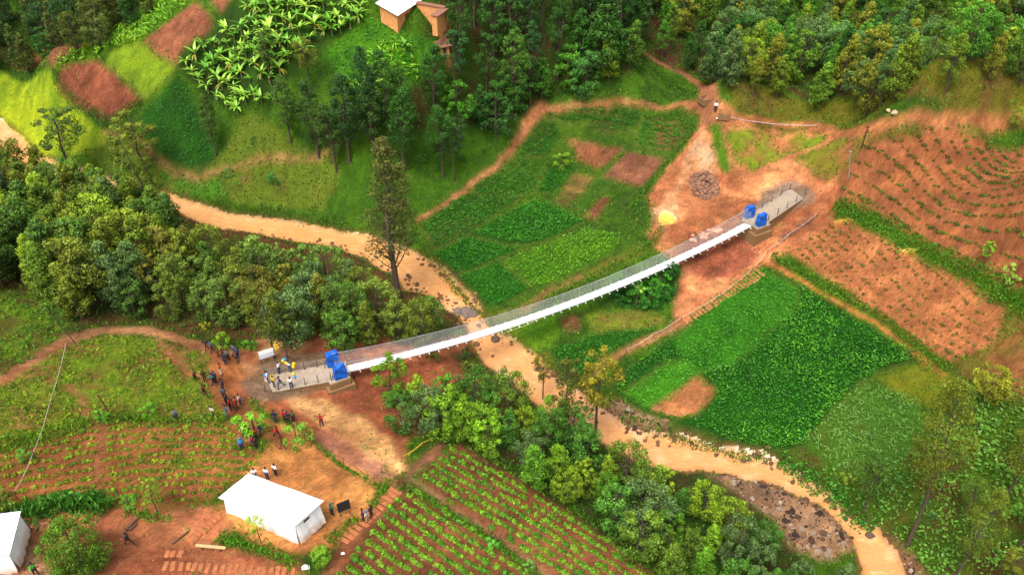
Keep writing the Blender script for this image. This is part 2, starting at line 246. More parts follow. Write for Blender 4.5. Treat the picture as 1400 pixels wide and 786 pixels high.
# gravel round the ramps
def pxring(c, ps): return [(c[0]+a, c[1]+b) for a, b in ps]
k_gr1, _ = region('gravel', 'grey gravel apron around the near bridge ramp', [(330,520),(345,498),(365,488),(395,487),(440,480),(450,490),(470,515),(450,528),(395,545),(360,550),(340,545)], A(164,136,104), A(138,113,86), .5, 0)
k_gr2, _ = region('gravel', 'gravel apron curving around the far bridge ramp', [(1042,262),(1072,247),(1088,246),(1104,254),(1116,268),(1110,277),(1096,282),(1060,300),(1030,290)], A(168,138,112), A(154,132,104), .5, 0)
k_bar1, _ = region('gravel_bar', 'long gravel bar between the stream and the riverside wood', [(985,640),(1007,645),(1054,655),(1081,669),(1118,685),(1152,709),(1172,736),(1178,752),(1140,765),(1078,750),(1060,712),(1000,668),(965,650)], A(201,158,117), A(164,132,99), .5, 0)
k_bar2, _ = region('gravel_bar', 'stony bank between the bean field and the muddy stream', [(820,556),(845,548),(880,566),(925,590),(915,602),(885,600),(852,592),(830,574)], A(191,154,113), A(148,117,86), .5, 0)
k_bar3, _ = region('gravel_bar', 'narrow stony bank in front of the lone leaning tree', [(1192,722),(1225,735),(1262,775),(1290,830),(1262,840),(1234,786),(1222,754)], A(195,145,104), A(154,117,86), .5, 0)
# ---- paths
p_road = path('curved dirt road climbing from the crowd around the garden field', [(-60,545),(0,520),(50,490),(95,463),(140,452),(195,452),(240,462),(285,478),(320,490),(335,505)], [.9,.9,1,1.2,1.3,1.2,1.1,1.2,1.6,1.6], A(210,156,106), A(181,123,82))
path('trampled dirt track where the crowd stands', [(300,482),(308,505),(304,530),(318,556),(345,578),(385,598)], [1.8,2.6,2.4,2.0,1.8,1.5], A(201,130,77), A(162,99,62))
path('narrow footpath cutting the potato field by the crowd', [(218,466),(232,490),(255,510),(280,518),(300,530),(320,548)], .45, A(201,139,91), A(181,119,75))
path('thin trail crossing the red potato field', [(85,525),(112,542),(114,566),(132,580),(138,605),(130,640),(128,690)], .32, A(191,130,86), A(170,113,71))
path('winding footpath from the wood edge up to the path junction', [(570,302),(600,285),(625,268),(655,243),(680,225),(703,196),(722,165),(742,148)], [.5,.5,.55,.6,.6,.8,1.1,1], A(201,141,93), A(181,119,75))
path('level footpath above the bean plots', [(742,148),(780,145),(830,144),(880,142),(930,142),(965,150),(990,158)], [.8,.55,.5,.5,.8,1.4,1.8], A(210,147,99), A(181,119,75))
path('footpath climbing into the trees behind the path junction', [(975,155),(968,135),(960,118),(938,102),(915,93),(895,82),(875,68)], [2.2,1.9,1.2,.9,.7,.6,.6], A(195,132,91), A(170,113,75))
path('dirt track running along the foot of the wooded hillside', [(985,150),(1010,166),(1055,168),(1105,170),(1135,180),(1170,180),(1215,172),(1280,169),(1340,168),(1400,162),(1480,158)], [1.6,1.1,.8,.8,1.3,1.2,.9,.8,.8,.8,.8], A(222,154,95), A(189,121,75))
path('footpath between the bean field and the orange field', [(1050,358),(1085,378),(1130,407),(1160,422),(1195,443),(1230,470),(1262,492),(1290,512)], [.7,.6,.6,.6,.6,.5,.45,.4], A(230,154,75), A(201,130,73))
path('rough path dropping from the stone steps to the stream bank', [(935,440),(912,452),(885,466),(850,482),(825,498),(806,515),(800,535)], [1,.7,.6,.6,.6,.5,.5], A(203,152,108), A(181,123,80))
path('short trail beside the banana thicket', [(934,368),(931,390),(926,415),(928,438)], [.5,.5,.5,.7], A(201,134,91), A(181,117,75))
path('narrow trail dividing the two row-planted fields', [(552,655),(580,668),(620,695),(660,720),(700,748),(735,775),(760,800)], [.5,.4,.35,.35,.35,.35,.35], A(197,150,108), A(175,123,84))
path('worn path linking the earthworks to the row-planted fields', [(606,600),(592,620),(565,640),(548,660)], [.5,.9,.8,.6], A(189,130,95), A(164,110,77))
path('stepped path descending past the black board', [(548,655),(535,672),(520,695),(500,715),(478,738),(460,765),(440,800)], [.5,.7,.9,1.1,1.2,1.1,1], A(197,132,86), A(173,108,71))
path('winding footpath below the dark bean plot', [(142,182),(180,188),(200,203),(218,222),(240,236),(270,243),(300,232),(340,226),(400,215),(460,205)], .32, A(195,150,95), A(164,126,75))
path('footpath leading down from the mud-brick house', [(600,15),(610,35),(606,58),(612,85)], [.8,.9,.9,.6], A(189,123,80), A(170,108,71))
# yellow muddy puddles
def puddle(label, c, rx, ry, color=A(228,189,69)):
    k, m = region('puddle', label, [(c[0]+rx*math.cos(a), c[1]+ry*math.sin(a)) for a in np.linspace(0, 2*math.pi, 14)[:-1]], color, color*.9, .5, 0)
    return m
puddle('yellow puddle in the dug pit beside the far bridge end', (911,300), 13, 9, A(214,158,60))
puddle('yellow pool among the trunks of the paired trees', (378,470), 7, 6)
puddle('thin ochre puddle at the upper corner of the orange field', (1150,304), 14, 2.2, A(232,178,47))
puddle('small ochre puddle on the edge of the orange field', (1243,344), 14, 2.6, A(232,178,47))
# digging pit ring
pc = g(905, 276); rr = np.hypot(GX - pc.x, GY - pc.y)
H -= 0.55 * (1 - sstep(rr, .8, 2.2)); H += .35 * np.exp(-((rr - 2.5) / .5) ** 2)
# ridges and cuts of the earthworks
def cut(ps, w, dz):
    global H
    d, _ = segdist(WXn, WYn, poly(ps)); H = H - dz * np.exp(-(d / w) ** 2)
cut([(330,500),(318,520),(322,545)], 1.3, .9)
cut([(430,560),(480,590),(520,615),(548,650)], .5, .35)
cut([(1130,295),(1160,225),(1190,190)], .6, .4)
cut([(440,612),(500,655),(530,668)], .5, .5)
cut([(260,745),(285,722),(300,700)], .6, .5)
rough = np.isin(ids, [f_yard1, f_yard3, f_yard4, f_W, f_X, k_bar1, k_bar2]) & ~wet
for ps_, w_, d_ in [([(960,300),(990,270),(1010,240),(1005,200)],.3,.2),([(950,330),(980,310),(1010,300)],.35,.3),([(1060,335),(1090,312),(1125,296),(1140,270)],.3,.25),([(400,545),(440,570),(480,600)],.3,.22),([(395,552),(432,578),(470,608)],.3,.22),([(500,540),(540,560),(570,600)],.4,.35),([(490,520),(530,530),(570,545)],.35,.3),([(150,720),(200,740),(230,760)],.3,.2),([(60,755),(110,780),(200,770)],.3,.2),([(1000,210),(1040,225),(1090,230)],.3,.25),([(880,300),(900,320),(940,330)],.3,.3)]: cut(ps_, w_, d_)
H += rough * np.where(np.isin(ids, [f_W, f_X]), .45, 1.0) * (0.24 * (vnoise(GX, GY, .75, 61) - .5) + .45 * (fnoise(GX, GY, 2.5, 62) - .5))
H = np.where(np.isin(ids, [f_k, f_l, f_m, f_n, f_T, f_s]), H + .25, H)   # crops stand proud
# lighten dark mottling with slow variation everywhere
soilm = (veg < .3) & ~wet
st = fnoise(GX * .6, GY * 1.5, 4.5, 93); st2 = fnoise(GX, GY, 1.1, 94)
col = np.where(soilm[..., None], col * (1.12 + .4 * sstep(st, .45, .72) + .3 * sstep(st2, .55, .7) - .3 * sstep(st2, .5, .3))[..., None] * np.array([1.03, .97, .99]), col)
yl = np.isin(ids, [f_yard1, f_yard2, f_yard3, f_yard4]) & (veg < .3); lt = sstep(fnoise(GX, GY, 7, 95), .42, .62)
col = np.where(yl[..., None], col * (1.05 + .45 * lt)[..., None] * (1 + lt[..., None] * np.array([0, .06, .08])), col)
col *= (0.82 + 0.36 * n3)[..., None] * (0.9 + .2 * vnoise(GX, GY, .55, 77))[..., None]
# weedy margins between neighbouring plots
ed = np.zeros(ids.shape, bool); ed[1:] |= ids[1:] != ids[:-1]; ed[:, 1:] |= ids[:, 1:] != ids[:, :-1]
ed2 = ed.copy(); ed2[:-1] |= ed[1:]; ed2[:, :-1] |= ed[:, 1:]
plots = np.isin(ids, [f_a, f_b, f_c, f_d, f_e, f_f, f_f2, f_g, f_h, f_i, f_j, f_k, f_l, f_m, f_n, f_s, f_T, f_Ty, f_dark1, f_grass1])
mg_ = ed & plots; col[mg_] = col[mg_] * .45 + A(136,132,56) * .55; MARGIN = mg_
# river colour
rvn = fnoise(GX, GY, 5, 51) ; rvm = fnoise(GX * 1.0, GY, 1.1, 52)
REG.append(('stream', 'muddy orange-brown stream winding through the valley floor', 'structure')); k_riv = len(REG)
ids[wet] = k_riv
wcol = A(228,178,115) * (1 - rvn[..., None]) + A(247,208,146) * rvn[..., None]
foam = sstep(rvm, .6, .75)[..., None] * .4
wcol = wcol * np.array([.84, .62, .50]) * (1 - foam) + A(250,214,165) * foam
col[wet] = wcol[wet]; veg[wet] = 0
bank = (~wet) & (sd < .6) & (sd > 0)
col[bank] = col[bank] * .35 + A(110,78,48) * .65
def blur(a):
    b = a.copy(); b[1:-1] = a[1:-1] * .5 + (a[:-2] + a[2:]) * .25; c = b.copy(); c[:, 1:-1] = b[:, 1:-1] * .5 + (b[:, :-2] + b[:, 2:]) * .25; return c
tex_ = np.where(wet, 1.0, 1.0) * np.where(wet, 1.0, np.where(veg < .3, 0.76 + .48 * rng.random(H.shape), .85 + .3 * rng.random(H.shape)) * (.85 + .3 * vnoise(GX, GY, .8, 97)))
col = np.where((veg > .5)[..., None] & ~wet[..., None], col * 1.18, col); col = blur(blur(col)) * tex_[..., None]; veg = blur(blur(veg)); H = blur(H)
# ------------------------------------------------------------------ materials
def newmat(name):
    m = bpy.data.materials.new(name); m.use_nodes = True; nt = m.node_tree; b = nt.nodes['Principled BSDF']; return m, nt, b
def N(nt, t, **kw):
    n = nt.nodes.new(t)
    for k, v in kw.items():
        if k.startswith('i_'):
            key = k[2:]; n.inputs[int(key) if key.isdigit() else key].default_value = v
        else: setattr(n, k, v)
    return n
def ground_mat():
    m, nt, b = newmat('valley_ground'); L = nt.links.new
    at = N(nt, 'ShaderNodeAttribute', attribute_name='Col'); va = N(nt, 'ShaderNodeAttribute', attribute_name='veg')
    tc = N(nt, 'ShaderNodeTexCoord')
    a = N(nt, 'ShaderNodeTexNoise', i_Scale=1.3, i_Detail=8, i_Roughness=.7); L(tc.outputs['Object'], a.inputs['Vector'])
    c = N(nt, 'ShaderNodeTexNoise', i_Scale=7.0, i_Detail=6, i_Roughness=.75); L(tc.outputs['Object'], c.inputs['Vector'])
    r1 = N(nt, 'ShaderNodeMapRange', i_1=.25, i_2=.75, i_3=.72, i_4=1.28); L(a.outputs['Fac'], r1.inputs[0])
    r2 = N(nt, 'ShaderNodeMapRange', i_1=.3, i_2=.7, i_3=.62, i_4=1.38); L(c.outputs['Fac'], r2.inputs[0])
    mu = N(nt, 'ShaderNodeMath', operation='MULTIPLY'); L(r1.outputs[0], mu.inputs[0]); L(r2.outputs[0], mu.inputs[1])
    mx = N(nt, 'ShaderNodeVectorMath', operation='SCALE'); L(at.outputs['Color'], mx.inputs[0]); L(mu.outputs[0], mx.inputs['Scale'])
    d = N(nt, 'ShaderNodeTexNoise', i_Scale=2.6, i_Detail=9, i_Roughness=.8, i_Distortion=.6); L(tc.outputs['Object'], d.inputs['Vector'])
    rd_ = N(nt, 'ShaderNodeMapRange', i_1=.48, i_2=.66, i_3=0, i_4=.6); L(d.outputs['Fac'], rd_.inputs[0]); iv0 = N(nt, 'ShaderNodeMath', operation='SUBTRACT', i_0=1.0); L(va.outputs['Fac'], iv0.inputs[1]); md = N(nt, 'ShaderNodeMath', operation='MULTIPLY'); L(rd_.outputs[0], md.inputs[0]); L(iv0.outputs[0], md.inputs[1])
    dk = N(nt, 'ShaderNodeMix', data_type='RGBA', blend_type='MULTIPLY'); L(md.outputs[0], dk.inputs[0]); L(mx.outputs[0], dk.inputs[6]); dk.inputs[7].default_value = (.66, .46, .38, 1)
    # stones and clods speckle on bare soil
    vo = N(nt, 'ShaderNodeTexVoronoi', i_Scale=3.2); L(tc.outputs['Object'], vo.inputs['Vector'])
    vr = N(nt, 'ShaderNodeMapRange', i_1=.05, i_2=.16, i_3=1, i_4=0); L(vo.outputs['Distance'], vr.inputs[0])
    iv = N(nt, 'ShaderNodeMath', operation='SUBTRACT', i_0=1.0); L(va.outputs['Fac'], iv.inputs[1])
    sv = N(nt, 'ShaderNodeMath', operation='MULTIPLY'); L(vr.outputs[0], sv.inputs[0]); L(iv.outputs[0], sv.inputs[1])
    s2 = N(nt, 'ShaderNodeMath', operation='MULTIPLY', i_1=.35); L(sv.outputs[0], s2.inputs[0])
    mm = N(nt, 'ShaderNodeMix', data_type='RGBA'); L(s2.outputs[0], mm.inputs[0]); L(dk.outputs[2], mm.inputs[6]); mm.inputs[7].default_value = (.62, .42, .28, 1)
    L(mm.outputs[2], b.inputs['Base Color']); b.inputs['Roughness'].default_value = .95; b.inputs['Specular IOR Level'].default_value = .15
    bp = N(nt, 'ShaderNodeBump', i_Strength=1.0, i_Distance=.35); L(mu.outputs[0], bp.inputs['Height']); L(bp.outputs[0], b.inputs['Normal'])
    return m
M_ground = ground_mat()
def water_mat():
    m, nt, b = newmat('muddy_water'); L = nt.links.new
    at = N(nt, 'ShaderNodeAttribute', attribute_name='Col'); tc = N(nt, 'ShaderNodeTexCoord')
    mp = N(nt, 'ShaderNodeMapping'); mp.inputs['Rotation'].default_value = (0, 0, .75); mp.inputs['Scale'].default_value = (.45, 1.5, 1); L(tc.outputs['Object'], mp.inputs['Vector'])
    a = N(nt, 'ShaderNodeTexNoise', i_Scale=1.1, i_Detail=6, i_Roughness=.62, i_Distortion=2.2); L(mp.outputs[0], a.inputs['Vector'])
    r1 = N(nt, 'ShaderNodeMapRange', i_1=.3, i_2=.75, i_3=.8, i_4=1.14); L(a.outputs['Fac'], r1.inputs[0])
    mx = N(nt, 'ShaderNodeVectorMath', operation='SCALE'); L(at.outputs['Color'], mx.inputs[0]); L(r1.outputs[0], mx.inputs['Scale'])
    fo = N(nt, 'ShaderNodeMapRange', i_1=.6, i_2=.72, i_3=0, i_4=.6); L(a.outputs['Fac'], fo.inputs[0])
    fm = N(nt, 'ShaderNodeMix', data_type='RGBA'); L(fo.outputs[0], fm.inputs[0]); L(mx.outputs[0], fm.inputs[6]); fm.inputs[7].default_value = (.72, .49, .31, 1)
    L(fm.outputs[2], b.inputs['Base Color']); b.inputs['Roughness'].default_value = .16; b.inputs['Specular IOR Level'].default_value = .5
    bp = N(nt, 'ShaderNodeBump', i_Strength=.35, i_Distance=.2); L(a.outputs['Fac'], bp.inputs['Height']); L(bp.outputs[0], b.inputs['Normal'])
    return m
M_water = water_mat()
# ------------------------------------------------------------------ build the sheets (one object per region, all from one grid)
def tag(o, label=None, cat=None, group=None, kind=None):
    if label: o['label'] = label
    if cat: o['category'] = cat
    if group: o['group'] = group
    if kind: o['kind'] = kind
    return o
def npmesh(name, V, F, cols=None, vegs=None, normals=None, smooth=True):
    """V (n,3), F (m,4) quads"""
    me = bpy.data.meshes.new(name); V = np.ascontiguousarray(V, np.float32); F = np.ascontiguousarray(F, np.int32); k = F.shape[1]
    me.vertices.add(len(V)); me.vertices.foreach_set('co', V.ravel())
    me.loops.add(F.size); me.loops.foreach_set('vertex_index', F.ravel())
    me.polygons.add(len(F)); me.polygons.foreach_set('loop_start', np.arange(0, F.size, k, dtype=np.int32)); me.polygons.foreach_set('loop_total', np.full(len(F), k, np.int32))
    me.polygons.foreach_set('use_smooth', np.full(len(F), smooth)); me.update(calc_edges=True)
    if cols is not None:
        a = me.color_attributes.new('Col', 'FLOAT_COLOR', 'POINT'); a.data.foreach_set('color', np.c_[cols, np.ones(len(cols))].astype(np.float32).ravel())
    if vegs is not None:
        a = me.attributes.new('veg', 'FLOAT', 'POINT'); a.data.foreach_set('value', vegs.astype(np.float32))
    if normals is not None: me.normals_split_custom_set_from_vertices(normals.astype(np.float32))
    return me
def link(name, me, m=None, parent=None):
    o = bpy.data.objects.new(name, me); COL.objects.link(o)
    if m is not None and not me.materials: me.materials.append(m)
    if parent: o.parent = parent
    return o
def build_ground():
    gz_x, gz_y = np.gradient(H, GS); nr = np.stack([-gz_x, -gz_y, np.ones_like(H)], -1); nr /= np.linalg.norm(nr, axis=-1, keepdims=True)
    V = np.stack([GX, GY, H], -1).reshape(-1, 3); cf = col.reshape(-1, 3); vf = veg.ravel(); nf = nr.reshape(-1, 3)
    I = np.arange(nx * ny).reshape(nx, ny)
    Q = np.stack([I[:-1, :-1], I[1:, :-1], I[1:, 1:], I[:-1, 1:]], -1).reshape(-1, 4); ci = ids[:-1, :-1].ravel()
    for k in range(0, len(REG) + 1):
        q = Q[ci == k]
        if len(q) == 0: continue
        u, inv = np.unique(q, return_inverse=True)
        me = npmesh('sheet', V[u], inv.reshape(-1, 4), cf[u], vf[u], nf[u])
        if k == 0: o = link('ground', me, M_ground); tag(o, 'grassy valley floor and slopes with patches of bare red earth', 'ground', kind='structure')
        else:
            nm, lb, kd = REG[k-1]; o = link(nm, me, M_water if nm in ('stream', 'puddle') else M_ground); tag(o, lb, nm.replace('_', ' '), kind=kd)
    # wider hills around the valley
    s = 6.0; xs = np.arange(-276, 276 + s, s); ys = np.arange(-50, 430, s); AX, AY = np.meshgrid(xs, ys, indexing='ij'); Z = rbf(AX, AY)
    inside = (AX > X0 + .5) & (AX < X1 - .5) & (AY > Y0 + .5) & (AY < Y1 - .5); Z = Z - np.where(inside, 1.5, .0)
    I = np.arange(AX.size).reshape(AX.shape); Q = np.stack([I[:-1, :-1], I[1:, :-1], I[1:, 1:], I[:-1, 1:]], -1).reshape(-1, 4)
    ins = inside.ravel()[Q].all(1); Q = Q[~ins]
    cc = np.tile(GRD * 1.2, (AX.size, 1)); o = link('hills', npmesh('hills', np.stack([AX, AY, Z], -1).reshape(-1, 3), Q, cc, np.full(AX.size, .8)), M_ground)
    tag(o, 'green hills surrounding the mapped valley', 'hills', kind='structure')
build_ground()
# ------------------------------------------------------------------ leaves
def leaf_mat(name, rough=.6, trans=.25, spec=.25):
    m, nt, b = newmat(name); L = nt.links.new
    at = N(nt, 'ShaderNodeAttribute', attribute_name='Col'); oi = N(nt, 'ShaderNodeObjectInfo')
    mx = N(nt, 'ShaderNodeMix', data_type='RGBA', blend_type='MULTIPLY', i_0=1.0); L(at.outputs['Color'], mx.inputs[6]); L(oi.outputs['Color'], mx.inputs[7])
    tc = N(nt, 'ShaderNodeTexCoord'); no = N(nt, 'ShaderNodeTexNoise', i_Scale=2.5, i_Detail=3); L(tc.outputs['Object'], no.inputs['Vector'])
    rr = N(nt, 'ShaderNodeMapRange', i_1=.3, i_2=.7, i_3=.75, i_4=1.25); L(no.outputs['Fac'], rr.inputs[0])
    sc_ = N(nt, 'ShaderNodeVectorMath', operation='SCALE'); L(mx.outputs[2], sc_.inputs[0]); L(rr.outputs[0], sc_.inputs['Scale'])
    L(sc_.outputs[0], b.inputs['Base Color']); b.inputs['Roughness'].default_value = rough; b.inputs['Specular IOR Level'].default_value = spec
    tr = N(nt, 'ShaderNodeBsdfTranslucent'); L(sc_.outputs[0], tr.inputs['Color'])
    ms = N(nt, 'ShaderNodeMixShader', i_0=trans); L(b.outputs[0], ms.inputs[1]); L(tr.outputs[0], ms.inputs[2])
    L(ms.outputs[0], nt.nodes['Material Output'].inputs['Surface']); return m
M_leaf = leaf_mat('leaf'); M_crop = leaf_mat('crop_leaf', .55, .3); M_gloss = leaf_mat('glossy_leaf', .4, .3, .45)
def leaves(C, U, Wd, Ln, Wi):
    """diamond leaves: centre C, along U (unit), side Wd (unit), half length Ln, half width Wi -> verts, faces"""
    n = len(C); Ln = np.broadcast_to(Ln, n)[:, None]; Wi = np.broadcast_to(Wi, n)[:, None]
    V = np.stack([C - U * Ln, C + Wd * Wi - U * Ln * .1, C + U * Ln, C - Wd * Wi - U * Ln * .1], 1).reshape(-1, 3)
    return V, np.arange(4 * n).reshape(n, 4)
def unit(v): return v / (np.linalg.norm(v, axis=-1, keepdims=True) + 1e-9)
def rdir(n, r=rng): return unit(r.normal(size=(n, 3)))
def frames(Nrm, r=rng):
    """random tangent pair for normals"""
    a = unit(np.cross(Nrm, rdir(len(Nrm), r))); return a, np.cross(Nrm, a)
def cell_pts(mask, dens, r=rng):
    ii, jj = np.nonzero(mask[:-1, :-1]); n = int(len(ii) * GS * GS * dens)
    if n == 0 or len(ii) == 0: return np.zeros(0), np.zeros(0)
    k = r.integers(0, len(ii), n); return gx[ii[k]] + r.random(n) * GS, gy[jj[k]] + r.random(n) * GS
def vis(x, y, z, m=60):
    px, py = topx(np.stack([x, y, z], -1)); return (px > -m) & (px < 1400 + m) & (py > -m) & (py < 786 + m)
def cover(name, label, mask, dens, size, hts, cols, tilt=.5, nmod=None, mat=None, aspect=.5, blade=False, clump=0):
    """loose leaf cover over the masked cells: one object of kind stuff"""
    x, y = cell_pts(mask, dens)
    if nmod is not None:
        keep = rng.random(len(x)) < nmod(x, y); x, y = x[keep], y[keep]
    z = Hat(x, y); k = vis(x, y, z); x, y, z = x[k], y[k], z[k]; n = len(x)
    if n == 0: return None
    h = rng.uniform(hts[0], hts[1], n); nr = unit(np.c_[rng.normal(0, tilt, n), rng.normal(0, tilt, n), np.ones(n)])
    s = rng.uniform(size[0], size[1], n)
    if blade:
        U = unit(np.c_[rng.normal(0, tilt, n), rng.normal(0, tilt, n), np.ones(n)]); _, Wd = frames(U); C = np.c_[x, y, z + s * .7]; V, F = leaves(C, U, Wd, s, s * aspect)
    else:
        a, b = frames(nr); V, F = leaves(np.c_[x, y, z + h], a, b, s, s * aspect)
    t = rng.random(n); ca = np.asarray(cols[0]); cb = np.asarray(cols[1]); big = fnoise(x, y, 5, 91); t = np.clip(t * .6 + (big - .3) * .8, 0, 1)
    c = (ca * t[:, None] + cb * (1 - t[:, None])) * rng.uniform(.7, 1.3, n)[:, None]
    me = npmesh(name, V, F, np.repeat(c, 4, 0), smooth=False); o = link(name, me, mat or M_crop); tag(o, label, name.replace('_', ' '), kind='stuff'); return o
def G(*a): return A(*a)
def mk(*ks): return np.isin(ids, ks) & ~MARGIN
vn = lambda s, sd_, lo, hi: (lambda x, y: sstep(fnoise(x, y, s, sd_), lo, hi))
# dense bean fields
for k, lab, ca, cb, dn in [(f_T, 'thick dark green bean leaves covering the largest field', (78,158,28), (40,108,18), 16), (f_k, 'dense bean leaves covering the middle plot of the valley floor', (84,164,30), (42,114,20), 15),
        (f_l, 'dense bean leaves covering the pointed plot above the stream', (80,162,30), (42,114,20), 14), (f_m, 'yellowish bean leaves covering the plot beside the bridge', (140,190,36), (72,142,24), 14),
        (f_n, 'bean leaves covering the stream-bank plot next to the bridge', (72,150,24), (34,108,18), 15), (f_s, 'dark bean leaves under the bridge beside the winding path', (74,152,28), (36,104,18), 14),
        (f_Tl, 'bright broad leaves covering the field corner below the stone steps', (100,178,36), (44,116,22), 13), (f_Ty, 'pale broad leaves at the lower corner of the big field', (122,192,44), (62,146,30), 13),
        (f_dark1, 'dark bean leaves on the steep plot below the grassy plot', (76,150,32), (44,110,26), 8), (f_a, 'leafy bean rows beneath the level footpath', (70,140,26), (34,92,20), 9),
        (f_c, 'leafy rows tucked beside the footpath bend', (70,144,26), (34,96,20), 9), (f_f2, 'deep green leaves on the wedge-shaped plot', (62,132,24), (32,96,18), 10), (f_thick, 'creeping leaves on the ground around the banana thicket', (70,144,26), (30,88,18), 10)]:
    cover('bean_leaves', lab, mk(k), dn * 1.6, (.09, .19), (.15, .5), (G(*ca), G(*cb)), .55)
def rowmod(ps, sp, duty, thr=None):
    (x0, y0), (x1, y1) = poly(ps)[:2]; a = math.atan2(y1 - y0, x1 - x0); nx_, ny_ = -math.sin(a), math.cos(a)
    def f(x, y):
        d = (x * nx_ + y * ny_ + .5 * (fnoise(x, y, 8, 71) - .5)) / sp; v = np.abs(d - np.round(d)) * 2
        r = (v < duty).astype(float)
        if thr: r = r * sstep(fnoise(x, y, 3, 72), thr, thr + .15)
        return r
    return f
cover('bean_leaves', 'small leafy rows on the plot along the muddy stream', mk(f_j), 16, (.12, .22), (.1, .4), (G(80,146,30), G(38,98,22)), .5, rowmod([(600,330),(700,270)], .95, .6, .3))
cover('bean_leaves', 'leafy beds beside the lower footpath', mk(f_f), 14, (.12, .22), (.1, .4), (G(84,150,30), G(40,98,22)), .5, rowmod([(650,262),(720,216)], 1.0, .62, .3))
cover('bean_leaves', 'sparse leafy plants closest to the far path junction', mk(f_b), 12, (.13, .24), (.1, .4), (G(86,150,30), G(44,104,22)), .5, vn(1.2, 73, .42, .52))
cover('seedlings', 'thin green strips on the striped pale brown beds', mk(f_g, f_h), 10, (.1, .18), (.05, .2), (G(110,150,40), G(70,120,30)), .5, rowmod([(784,240),(766,268)], .9, .4))
cover('garden_crops', 'patchy vegetables above the stream bend', mk(f_low1, f_low2, f_weed), 5, (.16, .3), (.05, .4), (G(92,160,40), G(50,110,30)), .6)
cover('maize_leaves', 'pale bluish maize leaves between bean field and stream', mk(f_V), 22, (.2, .36), (.2, .7), (G(140,186,84), G(60,124,40)), .8, vn(.9, 78, .26, .42), None, .16)
for k, lab, d in [(f_maize1, 'bright young maize leaves on the long climbing strip', 7), (f_maize2, 'bright maize leaves on the patch below the mud-brick house', 9)]:
    cover('maize_leaves', lab, mk(k), d * 1.4, (.35, .65), (.3, 1.1), (G(176,224,60), G(90,160,34)), .9, None, None, .22)
cover('grass', 'short bright meadow grass by the pale stream bend', mk(f_meadow, f_grass1), 6, (.1, .2), (0, .1), (G(176,200,50), G(110,150,36)), .5, None, None, .35, True)
cover('grass', 'grass and weeds between the plots of the valley', mk(f_c0, f_o, f_p, f_r, f_Y), 12, (.1, .22), (0, .15), (G(124,168,36), G(60,108,24)), .6, vn(2, 79, .3, .45), None, .4, True)
wildm = (ids == 0) & (veg > .35)
cover('grass', 'wild grass and low weeds on the slopes and banks', wildm, 6, (.12, .28), (0, .2), (G(100,146,32), G(50,92,22)), .6, None, None, .4, True)
cover('grass', 'low green growth on the open slope under the tall trees', mk(f_slope), 6, (.1, .22), (0, .15), (G(84,140,28), G(50,104,22)), .6, None, None, .4, True)
cover('weeds', 'broad-leaved weeds covering the slope behind the leaning tree', ((ids == 0) | mk(f_Z)) & inpoly(GX, GY, poly([(1060,650),(1150,640),(1240,600),(1330,540),(1480,480),(1480,860),(1270,860),(1210,740),(1130,675)])), 13, (.12, .3), (.1, .6), (G(136,184,70), G(64,124,36)), .7, vn(1.5, 80, .3, .45))
cover('weeds', 'thin weeds on the red plots', mk(f_red1, f_red2, f_red3, f_br1, f_d), 3, (.12, .22), (0, .2), (G(140,150,60), G(110,110,50)), .7, vn(1, 83, .5, .62))
# ragged green fringes where soil meets vegetation
sm_ = (veg < .35) & ~wet; e1 = sm_.copy()
for _ in range(3): e1[1:-1, 1:-1] = e1[1:-1, 1:-1] | e1[:-2, 1:-1] | e1[2:, 1:-1] | e1[1:-1, :-2] | e1[1:-1, 2:]
e2 = ~sm_
for _ in range(2): e2[1:-1, 1:-1] = e2[1:-1, 1:-1] | e2[:-2, 1:-1] | e2[2:, 1:-1] | e2[1:-1, :-2] | e2[1:-1, 2:]
PATHS = [i + 1 for i, r_ in enumerate(REG) if r_[0] == 'path']; fr_ = e1 & e2 & ~wet & ~np.isin(ids, PATHS)
cover('grass', 'ragged grass and weeds fringing the paths, plots and bare ground', fr_, 13, (.1, .24), (0, .18), (G(140,176,44), G(70,116,30)), .6, vn(1.3, 99, .38, .52), None, .45, True)
cover('weeds', 'scattered weeds on the bare earthworks and trampled ground', mk(f_yard1, f_yard3, f_yard4), 5, (.1, .22), (0, .12), (G(140,170,50), G(80,120,34)), .6, vn(1.6, 100, .62, .7), None, .45)
cover('bean_leaves', 'taller bright bean leaves in irregular patches of the largest field', mk(f_T), 14, (.1, .2), (.3, .65), (G(116,190,44), G(60,136,28)), .55, vn(4.5, 131, .5, .62))
